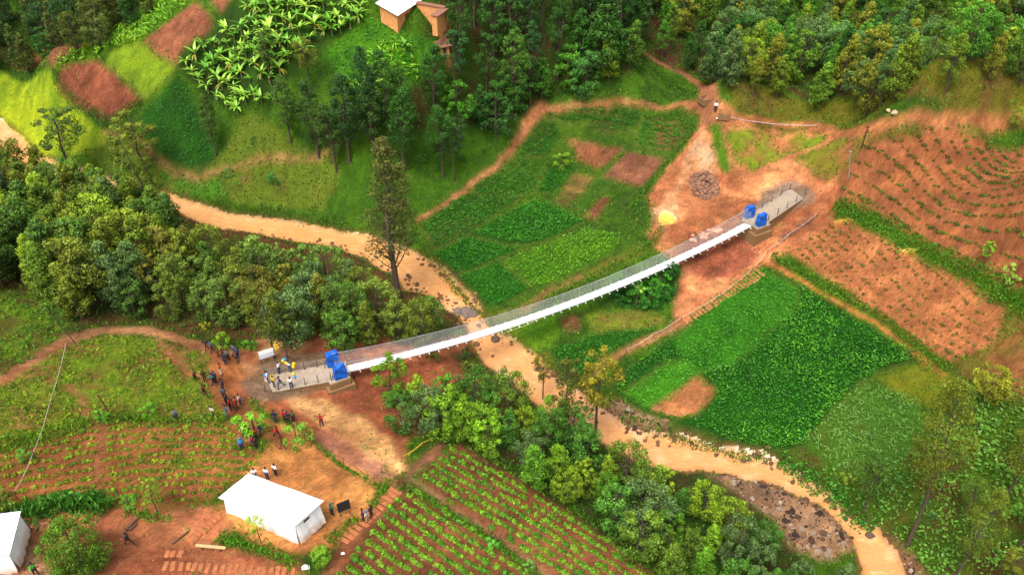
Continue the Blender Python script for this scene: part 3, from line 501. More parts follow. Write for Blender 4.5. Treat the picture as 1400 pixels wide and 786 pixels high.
# bushes planted in rows: the larger ones are individuals
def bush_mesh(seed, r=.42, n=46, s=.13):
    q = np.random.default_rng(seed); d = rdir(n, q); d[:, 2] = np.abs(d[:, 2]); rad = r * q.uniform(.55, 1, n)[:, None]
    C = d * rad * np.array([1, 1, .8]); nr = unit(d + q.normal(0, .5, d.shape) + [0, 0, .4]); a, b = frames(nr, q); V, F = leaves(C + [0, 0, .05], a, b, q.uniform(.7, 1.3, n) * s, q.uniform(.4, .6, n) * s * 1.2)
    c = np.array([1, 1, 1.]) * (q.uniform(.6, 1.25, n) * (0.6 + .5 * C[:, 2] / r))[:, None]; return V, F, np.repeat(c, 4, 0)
bm_ = [bush_mesh(s) for s in range(6)]
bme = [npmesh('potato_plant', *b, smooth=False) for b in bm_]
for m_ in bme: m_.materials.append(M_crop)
def rowpts(k, p0, p1, rs, ps, jit=.12, skip=.08):
    (x0, y0), (x1, y1) = poly([p0, p1]); a = math.atan2(y1 - y0, x1 - x0); c, s = math.cos(a), math.sin(a)
    out = []
    m = ids == k; ii, jj = np.nonzero(m); X = gx[ii]; Y = gy[jj]; u = X * c + Y * s; v = -X * s + Y * c
    for r_ in np.arange(v.min(), v.max(), rs):
        for t in np.arange(u.min(), u.max(), ps):
            if rng.random() < skip: continue
            tt = t + rng.normal(0, jit); vv = r_ + rng.normal(0, jit * .6) + .5 * (vnoise(np.array([tt]), np.array([r_]), 9, 5)[0] - .5); x = tt * c - vv * s; y = tt * s + vv * c
            i = int((x - X0) / GS); j = int((y - Y0) / GS)
            if 0 <= i < nx and 0 <= j < ny and ids[i, j] == k: out.append((x, y))
    return out
B = rowpts(f_B1, (602,650), (820,786), 1.1, .46) + rowpts(f_B2, (540,690), (660,770), 1.1, .46)
B = [(x, y, float(Hat(x, y))) for x, y in B]; bx = np.array(B); bx = bx[vis(bx[:,0], bx[:,1], bx[:,2], 5)]
px_, py_ = topx(bx); bx = bx[np.argsort(-py_)]
def bcol(): 
    t = rng.random(); c = G(148,190,46) * t + G(76,138,30) * (1 - t); return tuple(c * 1.25) + (1,)
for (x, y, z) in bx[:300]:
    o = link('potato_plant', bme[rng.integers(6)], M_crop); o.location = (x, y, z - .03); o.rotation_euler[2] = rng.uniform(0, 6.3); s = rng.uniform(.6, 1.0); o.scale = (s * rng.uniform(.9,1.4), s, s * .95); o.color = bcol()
    tag(o, 'bushy green crop plant growing in a row on red soil by the narrow trail', 'crop plant', 'crop plants in rows beside the narrow trail')
def merged(name, label, cat, pts, meshes, sc_=(.65, 1.05), colf=bcol, mat=None, kind='stuff'):
    Vs, Fs, Cs = [], [], []; off = 0
    for (x, y, z) in pts:
        V, F, c = meshes[rng.integers(len(meshes))]; a = rng.uniform(0, 6.3); s = rng.uniform(*sc_); R_ = np.array([[math.cos(a), math.sin(a), 0], [-math.sin(a), math.cos(a), 0], [0, 0, 1]])
        Vs.append(V @ R_ * s + [x, y, z]); Fs.append(F + off); Cs.append(c * np.array(colf()[:3])); off += len(V)
    o = link(name, npmesh(name, np.concatenate(Vs), np.concatenate(Fs), np.concatenate(Cs), smooth=False), mat or M_crop); tag(o, label, cat, kind=kind); return o
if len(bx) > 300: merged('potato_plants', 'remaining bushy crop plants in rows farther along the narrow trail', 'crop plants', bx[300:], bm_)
def thin(pts, seed, lo, hi, sc=1.5):
    a = np.array(pts); k = rng.random(len(a)) < sstep(fnoise(a[:, 0], a[:, 1], sc, seed), lo, hi); a = a[k]; a = np.c_[a, Hat(a[:, 0], a[:, 1])]; return a[vis(a[:, 0], a[:, 1], a[:, 2], 30)]
small_ = [bush_mesh(20 + s_, .38, 30, .11) for s_ in range(5)]; tiny_ = [bush_mesh(30 + s_, .3, 9, .13) for s_ in range(5)]; tuft_ = [bush_mesh(40 + s_, .36, 26, .095) for s_ in range(5)]
def cf(a, b):
    def f():
        t = rng.random(); return tuple((G(*a) * t + G(*b) * (1 - t)) * 1.2)
    return f
def curvrows(k, c, rs, ps, jit=.14):
    m = ids == k; ii, jj = np.nonzero(m); X = gx[ii]; Y = gy[jj]; rr = np.hypot(X - c.x, Y - c.y); th = np.arctan2(Y - c.y, X - c.x); out = []
    for r_ in np.arange(rr.min(), rr.max(), rs):
        for t in np.arange(th.min(), th.max(), ps / max(r_, 1)):
            q_ = r_ + rng.normal(0, jit); t_ = t + rng.normal(0, jit) / r_; x = c.x + q_ * math.cos(t_); y = c.y + q_ * math.sin(t_); i = int((x - X0) / GS); j = int((y - Y0) / GS)
            if 0 <= i < nx and 0 <= j < ny and ids[i, j] == k: out.append((x, y))
    return out
merged('potato_plants', 'rows of potato plants behind the white tents', 'potato plants', thin(curvrows(f_L3, g(190, 1100), .98, .5, .1), 76, .2, .36), small_, (.6, 1.0), cf((164,190,34), (84,136,28)))
merged('potato_plants', 'patchy potato plants enclosed by the curved dirt road', 'potato plants', thin(curvrows(f_L2, g(120, 1000), .85, .45, .16), 74, .24, .42, 3), tuft_, (.6, 1.1), cf((168,196,40), (92,140,30)))
merged('potato_plants', 'weedy plants beside the crowd in the small triangle', 'potato plants', thin(curvrows(f_L2b, g(120, 1000), .8, .6, .25), 74, .36, .5, 2), tuft_, (.7, 1.2), cf((160,190,40), (92,140,30)))
merged('potato_plants', 'garden plants above the curved dirt road at the wood edge', 'garden plants', thin(curvrows(f_L1, g(0, 900), .9, .7, .3), 75, .3, .5, 3), tuft_, (.8, 1.5), cf((130,176,36), (70,124,30)))
merged('low_shrubs', 'rows of small shrubs on the red-brown slope', 'small shrubs', thin(rowpts(f_X, (1150, 262), (1400, 385), 1.35, .7, .12), 82, .14, .36, 2.5), small_, (.6, 1.3), cf((104,140,36), (50,92,26)))
for k_, p0_, p1_, rs_, lab_, c1_, c2_ in [(f_j, (600,330), (700,272), .95, 'low bushy crop rows on the plot along the muddy stream', (84,150,34), (44,104,26)), (f_f, (650,262), (722,216), .95, 'bushy rows on the beds beside the lower footpath', (88,154,34), (46,108,26)),
        (f_a, (750,150), (870,166), .95, 'bushy bean rows beneath the level footpath', (84,152,30), (44,106,24)), (f_b, (881,160), (930,170), 1.0, 'bushy plants of the plot closest to the far path junction', (96,160,34), (52,110,28)), (f_c, (708,206), (760,172), .95, 'bushy rows of the plot beside the footpath bend', (84,156,32), (44,108,24)), (f_f2, (740,262), (760,230), .9, 'bushy rows of the wedge-shaped plot', (76,150,30), (42,108,24))]:
    merged('bean_plants', lab_, 'bean plants', thin(rowpts(k_, p0_, p1_, rs_, .5, .1), 85, .12, .34, 2), small_, (.65, 1.15), cf(c1_, c2_))
merged('seedlings', 'seedlings dotted in rows over the wide orange field', 'seedlings', thin(rowpts(f_W, (1135, 298), (1357, 469), 1.2, .9, .12), 81, .2, .42, 2), tiny_, (.7, 1.5), cf((120,130,44), (72,100,30)))
# hedges and grass banks: each one a thing
def hedge(label, ps, wd, ht, ca, cb, dens=30, size=(.12, .26), blade=True, name='hedge', cat='hedge'):
    pg = poly(ps); L = 0; seg = []
    for i in range(len(pg) - 1): seg.append(np.hypot(*(pg[i+1] - pg[i])))
    tot = sum(seg); n = int(tot * wd * 2 * dens); t = rng.random(n) * tot; cs_ = np.r_[0, np.cumsum(seg)]; x = np.interp(t, cs_, pg[:, 0]); y = np.interp(t, cs_, pg[:, 1])
    i = np.clip(np.searchsorted(cs_, t) - 1, 0, len(seg) - 1); d = unit(pg[i+1] - pg[i]); o_ = rng.normal(0, .5, n); wv = wd * (.7 + .6 * vnoise(x, y, 1.5, 88)); x = x - d[:, 1] * o_ * wv; y = y + d[:, 0] * o_ * wv
    hh = ht * np.exp(-(o_ / 1.0) ** 2) * (.6 + .6 * vnoise(x, y, 1.2, 89)); z = Hat(x, y) + rng.random(n) ** .6 * hh; s = rng.uniform(*size, n)
    U = unit(np.c_[rng.normal(0, .6, n), rng.normal(0, .6, n), np.full(n, 1.0 if blade else .2)]); a, b = frames(U); V, F = leaves(np.c_[x, y, z], U, b, s, s * (.28 if blade else .5))
    t = rng.random(n)[:, None]; c = (G(*ca) * t + G(*cb) * (1 - t)) * rng.uniform(.7, 1.3, n)[:, None]
    o = link(name, npmesh(name, V, F, np.repeat(c, 4, 0), smooth=False), M_crop); tag(o, label, cat); return o
hedge('dark clipped-looking hedge curving around the rounded red plot', [(95,88),(80,92),(74,105),(82,122),(100,140),(128,158),(146,172),(160,168),(195,143)], .9, 1.5, (80,136,40), (38,84,26))
hedge('low shrubby hedge at the upper edge of the yellow-green meadow', [(-20,88),(5,90),(20,88),(32,92),(45,94)], .8, 1.2, (60,110,36), (34,76,26), blade=False)
hedge('wide grass hedge between the orange field and the shrub field', [(1140,282),(1165,288),(1222,320),(1262,340),(1300,362),(1350,385),(1400,415),(1460,450)], 1.3, .9, (110,170,36), (50,110,22), 60)
hedge('grass strip along the lower edge of the wide orange field', [(1055,350),(1085,366),(1120,388),(1160,408),(1200,432),(1240,462),(1270,488),(1300,505)], .9, .55, (120,160,36), (56,108,24), 50)
hedge('grassy bank across the potato fields below the thin trail', [(-30,620),(20,600),(60,594),(95,582),(135,574),(160,568),(200,576),(250,574),(310,574)], .9, .6, (140,184,44), (66,124,28), 40)
hedge('tall grass clump line behind the small white tent', [(-30,712),(0,708),(40,704),(80,695),(120,688),(150,700)], 1.3, 1.6, (110,170,60), (40,110,30), 60, (.2, .5))
hedge('grass verge below the front wall of the big white tent', [(296,735),(320,742),(350,752),(385,765),(405,772)], .8, .4, (120,184,40), (60,130,24), 60)
hedge('grass verge beside the sapling at the edge of the red field', [(170,700),(200,706),(235,712)], .6, .35, (120,184,40), (66,130,24), 50)
hedge('clipped grass bank beside the stepped path and black board', [(447,742),(465,728),(490,708)], .7, .5, (110,170,36), (60,120,22), 60)
hedge('grassy edge between the orange yard and the earthworks', [(415,600),(440,615),(470,640),(500,655),(520,668)], .6, .4, (110,170,40), (60,120,26), 40)
hedge('grassy corner where the tape meets the stepped path', [(530,655),(520,680),(508,695)], .6, .5, (120,180,40), (60,120,26), 50)
hedge('leafy strip on the trail edge of the left row-planted field'.replace('left ', 'lower '), [(562,668),(600,692),(640,718),(700,760),(735,786)], .5, .35, (110,176,40), (60,130,26), 40)
hedge('green bank between the row-planted field and the riverside wood', [(640,606),(700,640),(760,680),(830,730),(890,775),(920,800)], 1.0, .35, (96,140,30), (50,96,22), 30)
hedge('bank of grass along the stream below the bean plots', [(575,340),(605,375),(640,415),(665,440),(690,462)], .7, .5, (130,160,40), (70,110,26), 40)
hedge('grass bank along the stream below the largest bean field', [(850,570),(900,590),(950,608),(1000,622),(1050,628)], .9, .5, (110,160,36), (50,104,22), 40)
hedge('weedy bank on the stream edge beneath the maize field', [(1065,632),(1100,650),(1140,680),(1165,706),(1195,722)], 1.2, .8, (90,160,40), (44,104,24), 40, blade=False)
hedge('grassy edge of the stream below the tall trees', [(280,276),(340,290),(400,298),(450,305),(480,312)], .8, .4, (120,160,36), (66,110,26), 30)
hedge('weedy margin beside the rope fence of the tilled plots', [(950,175),(920,215),(890,250),(872,270),(858,290)], .7, .4, (110,160,36), (66,110,26), 40)
hedge('weeds along the foot of the bridge near the banana thicket', [(745,412),(800,385),(850,360),(890,335),(905,310)], .8, .5, (110,160,40), (56,108,26), 30)
# ------------------------------------------------------------------ trees
def bark_mat(name, c1, c2):
    m, nt, b = newmat(name); L = nt.links.new; tc = N(nt, 'ShaderNodeTexCoord'); oi = N(nt, 'ShaderNodeObjectInfo')
    no = N(nt, 'ShaderNodeTexNoise', i_Scale=3.0, i_Detail=5); L(tc.outputs['Object'], no.inputs['Vector'])
    mx = N(nt, 'ShaderNodeMix', data_type='RGBA'); L(no.outputs['Fac'], mx.inputs[0]); mx.inputs[6].default_value = (*c1, 1); mx.inputs[7].default_value = (*c2, 1)
    L(mx.outputs[2], b.inputs['Base Color']); b.inputs['Roughness'].default_value = .9; return m
M_bark = bark_mat('dark_bark', (.03, .02, .014), (.11, .07, .05)); M_bark2 = bark_mat('pale_bark', (.16, .11, .07), (.34, .26, .18))
def tube(path_, rad, n=6):
    P_ = np.array(path_, float); k = len(P_); V = []; 
    for i in range(k):
        d = unit((P_[min(i+1, k-1)] - P_[max(i-1, 0)])[None])[0]; a = unit(np.cross(d, [0.3, 1, .1] if abs(d[1]) < .9 else [1, 0, 0])[None])[0]; b = np.cross(d, a)
        th = np.arange(n) * 2 * math.pi / n; V.append(P_[i] + rad[i] * (np.cos(th)[:, None] * a + np.sin(th)[:, None] * b))
    V = np.concatenate(V); F = []
    for i in range(k - 1):
        for j in range(n): F.append((i*n + j, i*n + (j+1) % n, (i+1)*n + (j+1) % n, (i+1)*n + j))
    return V, np.array(F)
def join(parts):
    Vs, Fs, off = [], [], 0
    for V, F in parts: Vs.append(V); Fs.append(F + off); off += len(V)
    return np.concatenate(Vs), np.concatenate(Fs)
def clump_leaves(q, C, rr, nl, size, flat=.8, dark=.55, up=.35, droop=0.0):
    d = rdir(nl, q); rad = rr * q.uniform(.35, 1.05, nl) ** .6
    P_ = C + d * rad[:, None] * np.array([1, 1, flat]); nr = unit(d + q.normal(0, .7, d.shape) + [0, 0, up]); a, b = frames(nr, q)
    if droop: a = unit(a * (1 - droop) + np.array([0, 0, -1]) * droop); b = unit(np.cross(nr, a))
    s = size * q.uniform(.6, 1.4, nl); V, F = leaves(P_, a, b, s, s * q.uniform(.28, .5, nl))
    sh = q.uniform(.7, 1.3, nl) * (dark + (1 - dark) * np.clip(.5 + .6 * d[:, 2], 0, 1.1)); return V, F, sh  # underside leaves coloured darker: shade painted into the leaf colour
def make_tree(name, seed, h, r, base, ncl, nl, size, prof='cone', trunk_r=.12, lean=.03, bark=None, clr=(.5, .9), droop=0., tipwarm=.0):
    """returns (trunk mesh, crown mesh); profile radius r*f(t) between base*h and h"""
    q = np.random.default_rng(seed); lx, ly = q.normal(0, lean, 2) * h
    pts_ = [(lx * t**2 + q.normal(0, .02 * h * t * .5), ly * t**2 + q.normal(0, .02 * h * t * .5), t * h * .97) for t in np.linspace(0, 1, 7)]; pts_[0] = (0, 0, -.6)
    rad = [trunk_r * (1.15 - t) + .015 for t in np.linspace(0, 1, 7)]; tr = [tube(pts_, rad, 6)]; ax = np.array(pts_)
    cv = []; 
    for i in range(ncl):
        t = (i + q.random()) / ncl if prof != 'airy' else q.random() ** .8
        zz = base + (1 - base) * t
        if prof == 'cone': f = (1 - t) ** .75 * (t + .12) ** .35 * 1.25
        elif prof == 'round': f = math.sqrt(max(0, 1 - (2 * t - 1) ** 2)) * .95 + .1
        elif prof == 'oval': f = math.sqrt(max(0, 1 - (1.9 * t - 1) ** 2)) if t < .98 else .15
        else: f = (math.sin(math.pi * min(1, t * .85 + .12))) * .9
        th = q.uniform(0, 6.28); rr_ = r * f * q.uniform(.45, .95) ** .7; cr = r * q.uniform(.2, .46) * (1 - .35 * t)
        cxy = np.array([np.interp(zz * h, ax[:, 2], ax[:, 0]), np.interp(zz * h, ax[:, 2], ax[:, 1])]) + rr_ * np.array([math.cos(th), math.sin(th)])
        C = np.array([cxy[0], cxy[1], zz * h - cr * .6])
        V, F, s = clump_leaves(q, C, cr, nl, size, .8, clr[0], .35, droop); g_ = q.uniform(.75, 1.2) * (.8 + .35 * t)  # lower clumps painted darker, like shade within the crown
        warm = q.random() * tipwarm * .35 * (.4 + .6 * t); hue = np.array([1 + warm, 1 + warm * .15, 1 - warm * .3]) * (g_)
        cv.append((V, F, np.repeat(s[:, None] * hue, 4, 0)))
        if q.random() < .55:
            zt = max(0.12, zz - .12 - .1 * q.random()) * h; p0 = np.array([np.interp(zt, ax[:, 2], ax[:, 0]), np.interp(zt, ax[:, 2], ax[:, 1]), zt]); md = (p0 + C) / 2 + [0, 0, -.05 * h * .3]
            br = trunk_r * .38 * (1.15 - zz); tr.append(tube([p0, md, C], [br + .01, br * .7 + .008, .008], 4))
    V, F = join(tr); tm = npmesh(name + '_trunk', V, F); tm.materials.append(bark or M_bark)
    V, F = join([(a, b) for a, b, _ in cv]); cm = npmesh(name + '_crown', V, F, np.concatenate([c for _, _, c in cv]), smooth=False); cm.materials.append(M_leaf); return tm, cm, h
KT = {}
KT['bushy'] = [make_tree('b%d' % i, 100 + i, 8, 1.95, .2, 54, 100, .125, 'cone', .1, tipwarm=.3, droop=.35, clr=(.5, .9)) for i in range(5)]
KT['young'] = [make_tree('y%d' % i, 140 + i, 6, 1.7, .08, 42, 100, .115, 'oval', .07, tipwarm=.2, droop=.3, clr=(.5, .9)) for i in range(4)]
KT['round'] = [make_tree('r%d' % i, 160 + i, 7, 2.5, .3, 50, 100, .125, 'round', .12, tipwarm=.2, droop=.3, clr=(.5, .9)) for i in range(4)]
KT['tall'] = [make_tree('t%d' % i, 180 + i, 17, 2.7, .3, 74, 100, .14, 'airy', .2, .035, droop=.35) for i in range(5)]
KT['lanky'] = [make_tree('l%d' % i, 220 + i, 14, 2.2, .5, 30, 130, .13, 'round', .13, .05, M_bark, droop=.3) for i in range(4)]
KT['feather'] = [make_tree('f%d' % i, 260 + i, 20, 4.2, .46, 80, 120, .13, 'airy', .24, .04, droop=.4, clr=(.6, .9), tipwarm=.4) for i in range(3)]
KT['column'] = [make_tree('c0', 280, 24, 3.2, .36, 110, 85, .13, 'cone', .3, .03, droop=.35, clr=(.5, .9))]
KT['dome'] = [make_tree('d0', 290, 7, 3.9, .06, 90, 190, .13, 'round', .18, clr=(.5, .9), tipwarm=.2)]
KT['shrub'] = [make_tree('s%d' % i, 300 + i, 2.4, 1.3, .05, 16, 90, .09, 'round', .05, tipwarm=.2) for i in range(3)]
def rgb(c, s=1.0): return tuple(np.minimum(A(*c) * s * 1.72, 1)) + (1,)
def tree(name, label, cat, loc, kind, height, color, group=None, wide=1.0, var=None, rot=None, lean=None):
    v = KT[kind]; tm, cm, h0 = v[rng.integers(len(v)) if var is None else var]; s = height / h0
    e = bpy.data.objects.new(name, None); COL.objects.link(e); e.location = loc; e.rotation_euler = (0, 0, rng.uniform(0, 6.28) if rot is None else rot); e.scale = (s * wide, s * wide, s); e.empty_display_size = .3
    if lean: e.rotation_euler = (lean[1], lean[0], e.rotation_euler[2] if rot is None else rot)
    tag(e, label, cat, group)
    a = link('trunk', tm, None, e); b = link('crown', cm, None, e); b.color = color; a.color = (1, 1, 1, 1); return e
placed = []
def forest(name, label, cat, group, ps, spacing, kinds, hr, cols, hc=.6, jitter=.3, minn=None, wide=(.85, 1.2), also=None, avoid=None):
    """ps: photo outline of the crowns; trees stand on the ground under it"""
    a = np.array(ps, float); hm = (hr[0] + hr[1]) / 2 * hc; pg = cast(a[:, 0], a[:, 1], hm)[:, :2]
    n = 0; lo = pg.min(0); hi = pg.max(0); own = []
    cells = max(1, int((hi - lo).prod() / spacing ** 2 * 9))
    for _ in range(cells):
        p = lo + rng.random(2) * (hi - lo)
        if not inpoly(np.array([p[0]]), np.array([p[1]]), pg)[0]: continue
        sp_ = spacing * rng.uniform(1 - jitter, 1 + jitter)
        if any((p[0]-o[0])**2 + (p[1]-o[1])**2 < sp_**2 for o in own) or any((p[0]-o[0])**2 + (p[1]-o[1])**2 < 1.2 for o in placed): continue
        i = int((p[0]-X0)/GS); j = int((p[1]-Y0)/GS)
        if 1 < i < nx-2 and 1 < j < ny-2:
            if wet[i-2:i+3, j-2:j+3].any(): continue
            if ids[i, j] > 0 and REG[ids[i,j]-1][0] == 'path': continue
            z = H[i, j]
        else: z = float(rbf(np.array([p[0]]), np.array([p[1]]))[0]) 
        own.append(p); placed.append(p); h = rng.uniform(*hr); k = kinds[rng.integers(len(kinds))]; c = cols[rng.integers(len(cols))]; f = rng.uniform(.8, 1.2)
        tree(name, label, cat, (p[0], p[1], z - .1), k, h, rgb(c, f), group, rng.uniform(*wide)); n += 1
    return n
OL = (124,132,30); OLO = (122,112,34); DKG = (52,96,28); MDG = (76,130,32); YG = (124,158,34); BG = (84,112,58); BGP = (140,168,140); DK2 = (48,80,34)
cnt = {}
# --- single trees first
def one(name, label, cat, px, kind, h, c, wide=1.0, var=0, rot=0.0, lean=None, s=1.0, group=None):
    p = g(*px); placed.append((p.x, p.y)); return tree(name, label, cat, (p.x, p.y, p.z - .1), kind, h, rgb(c, s), group, wide, var, rot, lean)
one('eucalyptus_tree', 'tallest dark tree standing alone beside the stream above the bridge', 'tree', (545,409), 'column', 24, (84,88,34), 1.3, 0, .4, (-.03, 0))
one('eucalyptus_tree', 'tall leaning tree with a bare dark trunk at the edge of the stream bend', 'tree', (1240,747), 'feather', 23, (104,116,32), .62, 1, 0, (-.02, 0))
one('eucalyptus_tree', 'feathery tree cut by the lower frame edge behind the leaning tree', 'tree', (1300,800), 'feather', 14, (100,118,34), .7, 2, 0, (0, 0))
one('eucalyptus_tree', 'dark oval tree rising from the stream bank beneath the maize field', 'tree', (1180,700), 'lanky', 9, (66,96,26), 1.25, 0)
one('eucalyptus_tree', 'tall feathery tree standing on the slope above the leaning tree', 'tree', (1370,690), 'feather', 13, (106,120,30), .75, 1, 2)
one('eucalyptus_tree', 'taller of the two slim trees rising from the riverside wood', 'tree', (770,600), 'lanky', 12.5, (84,92,28), 1.0, 1)
one('eucalyptus_tree', 'slim tree with an olive crown in front of the winding path', 'tree', (813,606), 'lanky', 14, (126,120,30), 1.15, 2)
one('eucalyptus_tree', 'short olive tree between the stream and the bridge shadow side', 'tree', (742,545), 'lanky', 8, (110,112,28), 1.0, 3)
one('eucalyptus_tree', 'spreading tree with two stems beside the near bridge ramp', 'tree', (375,489), 'lanky', 11, (92,104,26), 1.25, 0, 1)
one('eucalyptus_tree', 'shorter tree touching the spreading tree beside the near bridge ramp', 'tree', (393,490), 'lanky', 8.5, (84,100,26), 1.2, 2, 2)
one('leafy_tree', 'large round leafy tree standing between the two white tents', 'tree', (111,770), 'dome', 5.4, (80,116,26), .82, 0, 0, None, 1.05)
one('sapling', 'thin airy sapling at the front edge of the red potato field', 'sapling', (215,700), 'lanky', 4.6, (126,146,40), 1.3, 1)
one('sapling', 'small sapling with pale leaves in front of the big white tent', 'sapling', (357,742), 'lanky', 4.4, (170,190,60), 1.1, 3)
one('sapling', 'green sapling beside the white sack near the front corner of the big tent', 'sapling', (440,775), 'round', 2.9, (120,170,40), .8, 1)
one('leafy_shrub', 'bright green bushy shrub in the middle of the crowd', 'shrub', (348,588), 'shrub', 3.4, (112,170,40), 1.0, 0)
one('leafy_shrub', 'light green bushy shrub beside the orange yard tape', 'shrub', (407,606), 'shrub', 3.2, (112,160,50), .9, 1)
one('eucalyptus_tree', 'tall tree with domed crown above the winding footpath', 'tree', (205,254), 'lanky', 13, (104,116,30), 1.7, 0)
one('eucalyptus_tree', 'dark tree with drooping crown at the stream side of the wood', 'tree', (100,248), 'lanky', 13, (78,102,34), 1.8, 1)
one('eucalyptus_tree', 'thin sparse tree in front of the banana grove', 'tree', (296,214), 'tall', 11, (76,102,36), .85, 0)
one('eucalyptus_tree', 'slender tree among the banana plants', 'tree', (372,120), 'lanky', 9.5, (80,106,34), 1, 2)
one('eucalyptus_tree', 'olive tree on the lower side of the banana grove', 'tree', (425,125), 'lanky', 9, (110,120,34), 1.2, 3)
one('eucalyptus_tree', 'long-trunked tree leaning out of the wood over the near valley', 'tree', (238,330), 'lanky', 17, (92,108,28), .9, 0, 0, (-.2, 0))
one('eucalyptus_tree', 'thin young tree beside the curved dirt road', 'tree', (102,468), 'lanky', 6, (84,120,30), 1.1, 1, 0, (-.3, 0))
for i, (px, h, k, c, lab) in enumerate([((478,222),15,'tall',DK2,'first of the dark trees from the banana grove above the stream'), ((553,234),14.5,'tall',DKG,'dark airy tree with a slanted stem on the open slope'), ((606,243),13,'tall',DKG,'forked-looking tree nearest the footpath on the open slope'), ((621,248),11,'lanky',DK2,'thin tree just behind the forked-looking tree'), ((436,215),13,'tall',(60,90,36),'dark tree behind the winding footpath end'), ((460,235),12,'tall',(66,96,32),'airy tree leaning toward the stream above the winding footpath'), ((398,196),11,'tall',(70,100,36),'small airy tree below the banana grove corner'), ((512,215),13,'tall',(58,90,34),'full dark tree between the slope and the banana grove'), ((678,188),8,'round',(58,100,40),'short rounded tree beside the footpath bend')]):
    one('eucalyptus_tree', lab, 'tree', px, k, h, c, 1.15, i % 4, i)
one('leafy_tree', 'bright yellow-green conical tree at the edge of the top wood', 'tree', (832,112), 'bushy', 8, (120,150,30), 1.1, 0)
one('leafy_shrub', 'round bush growing at the corner of the red tilled plot', 'shrub', (768,226), 'shrub', 2.6, (110,150,36), 1.2, 1)
one('leafy_shrub', 'small light shrub on the stony slope near the far path', 'shrub', (1384,178), 'round', 3.5, (120,150,40), .7, 0)
one('sapling', 'single bright sapling standing in the red-brown shrub field', 'sapling', (1341,367), 'lanky', 4.2, (130,180,40), 1.2, 1)
one('leafy_shrub', 'pale shrub at the lower edge of the red-brown shrub field', 'shrub', (1382,382), 'shrub', 2.2, (140,180,70), 1.1, 2)
one('leafy_shrub', 'yellow-green bush at the end of the wide orange field', 'shrub', (1345,548), 'round', 5.0, (140,146,36), 1.2, 3)
# --- woods
cnt['west'] = forest('eucalyptus_tree', 'eucalyptus with olive and orange-tinged crown in the wood between stream and dirt road', 'tree', 'eucalyptus trees of the wood beside the dirt road',
  [(-60,232),(0,228),(50,226),(110,232),(180,266),(240,306),(240,340),(200,345),(150,395),(110,400),(50,380),(0,340),(-60,340)], 2.9, ['bushy','bushy','round'], (8, 11), [(108,124,34), (100,124,34), (104,116,34), (120,146,36), (92,120,34), (70,100,34), (98,128,36), (74,108,36), BG], .6)
cnt['west2'] = forest('young_eucalyptus', 'small olive-green eucalyptus in the wood between stream and bridge ramp', 'tree', 'young eucalyptus trees of the wood beside the bridge ramp',
  [(240,325),(290,340),(350,350),(420,358),(465,372),(505,395),(550,412),(598,430),(612,442),(560,450),(520,455),(440,440),(400,445),(350,415),(300,410),(260,405),(200,400),(150,400),(200,345),(240,330)], 2.8, ['bushy','young','round','young'], (5.5, 8.5), [(106,122,36), (104,124,42), (96,122,46), (80,116,38), BG, (110,110,38), (84,112,40)], .6)
cnt['river'] = forest('young_eucalyptus', 'young bushy green eucalyptus in the riverside wood below the bridge', 'tree', 'bushy trees of the riverside wood below the bridge',
  [(518,520),(556,518),(600,536),(640,538),(690,548),(725,538),(760,560),(800,592),(840,622),(900,648),(950,668),(990,690),(1030,700),(1050,735),(1080,760),(1150,785),(1160,830),(960,830),(890,750),(830,705),(780,670),(720,640),(670,610),(620,590),(570,590),(530,545)], 2.7, ['young','young','bushy','round'], (4.5, 7.5), [(88,136,32), (104,144,30), (72,118,36), (120,148,32), BG, (84,112,30), (60,100,30)], .55)
cnt['top'] = forest('eucalyptus_tree', 'tall dark eucalyptus in the dense stand behind the footpath bend', 'tree', 'tall dark eucalyptus trees of the dense stand',
  [(560,85),(600,75),(625,40),(630,-40),(760,-50),(880,-50),(880,10),(850,40),(800,50),(740,75),(700,95),(640,110),(560,115),(520,150),(470,160),(440,150),(470,120),(540,110)], 3.5, ['tall','tall','lanky','bushy'], (12, 17), [DKG, DK2, (60,100,34), (74,112,34), (50,88,40)], .62)
cnt['top2'] = forest('eucalyptus_tree', 'medium green tree at the foot of the stand behind the level footpath', 'tree', 'medium trees on the edge of the dense stand',
  [(640,110),(720,90),(780,50),(850,35),(872,60),(868,90),(790,112),(750,125),(700,135),(650,150),(600,150)], 3.3, ['bushy','young'], (6, 9.5), [(60,110,36), (70,120,50), MDG, (84,124,36), DKG], .55)
cnt['east'] = forest('bushy_eucalyptus', 'bushy eucalyptus on the wooded hillside above the far dirt track', 'tree', 'eucalyptus trees of the wooded hillside',
  [(880,-60),(1000,-70),(1200,-80),(1480,-90),(1480,90),(1400,90),(1340,75),(1290,92),(1230,100),(1190,120),(1110,112),(1060,100),(1000,88),(950,70),(900,50),(875,20)], 3.7, ['bushy','bushy','young','round','tall'], (7, 10.5), [MDG, (92,130,30), (110,136,32), DKG, BG, (84,120,60), (76,106,30), (124,130,36)], .6)
cnt['far'] = forest('scrubby_tree', 'dark scrubby tree on the hillside beyond the narrow bare brown plot', 'tree', 'scrubby trees on the far hillside',
  [(-70,-40),(180,-50),(200,-10),(180,15),(130,40),(60,50),(0,65),(-70,85)], 4.2, ['bushy','round','young'], (5.5, 8), [DK2, (70,90,34), (90,106,44), (84,96,30), DKG], .55)
cnt['se'] = forest('eucalyptus_tree', 'feathery olive tree on the overgrown slope behind the leaning tree', 'tree', 'feathery trees on the overgrown slope',
  [(1330,510),(1400,500),(1470,520),(1470,800),(1370,800),(1330,700),(1300,640),(1300,560)], 5.6, ['lanky','lanky','feather'], (6, 10), [(108,124,32), (116,120,32), (96,118,34), (80,110,30)], .6)
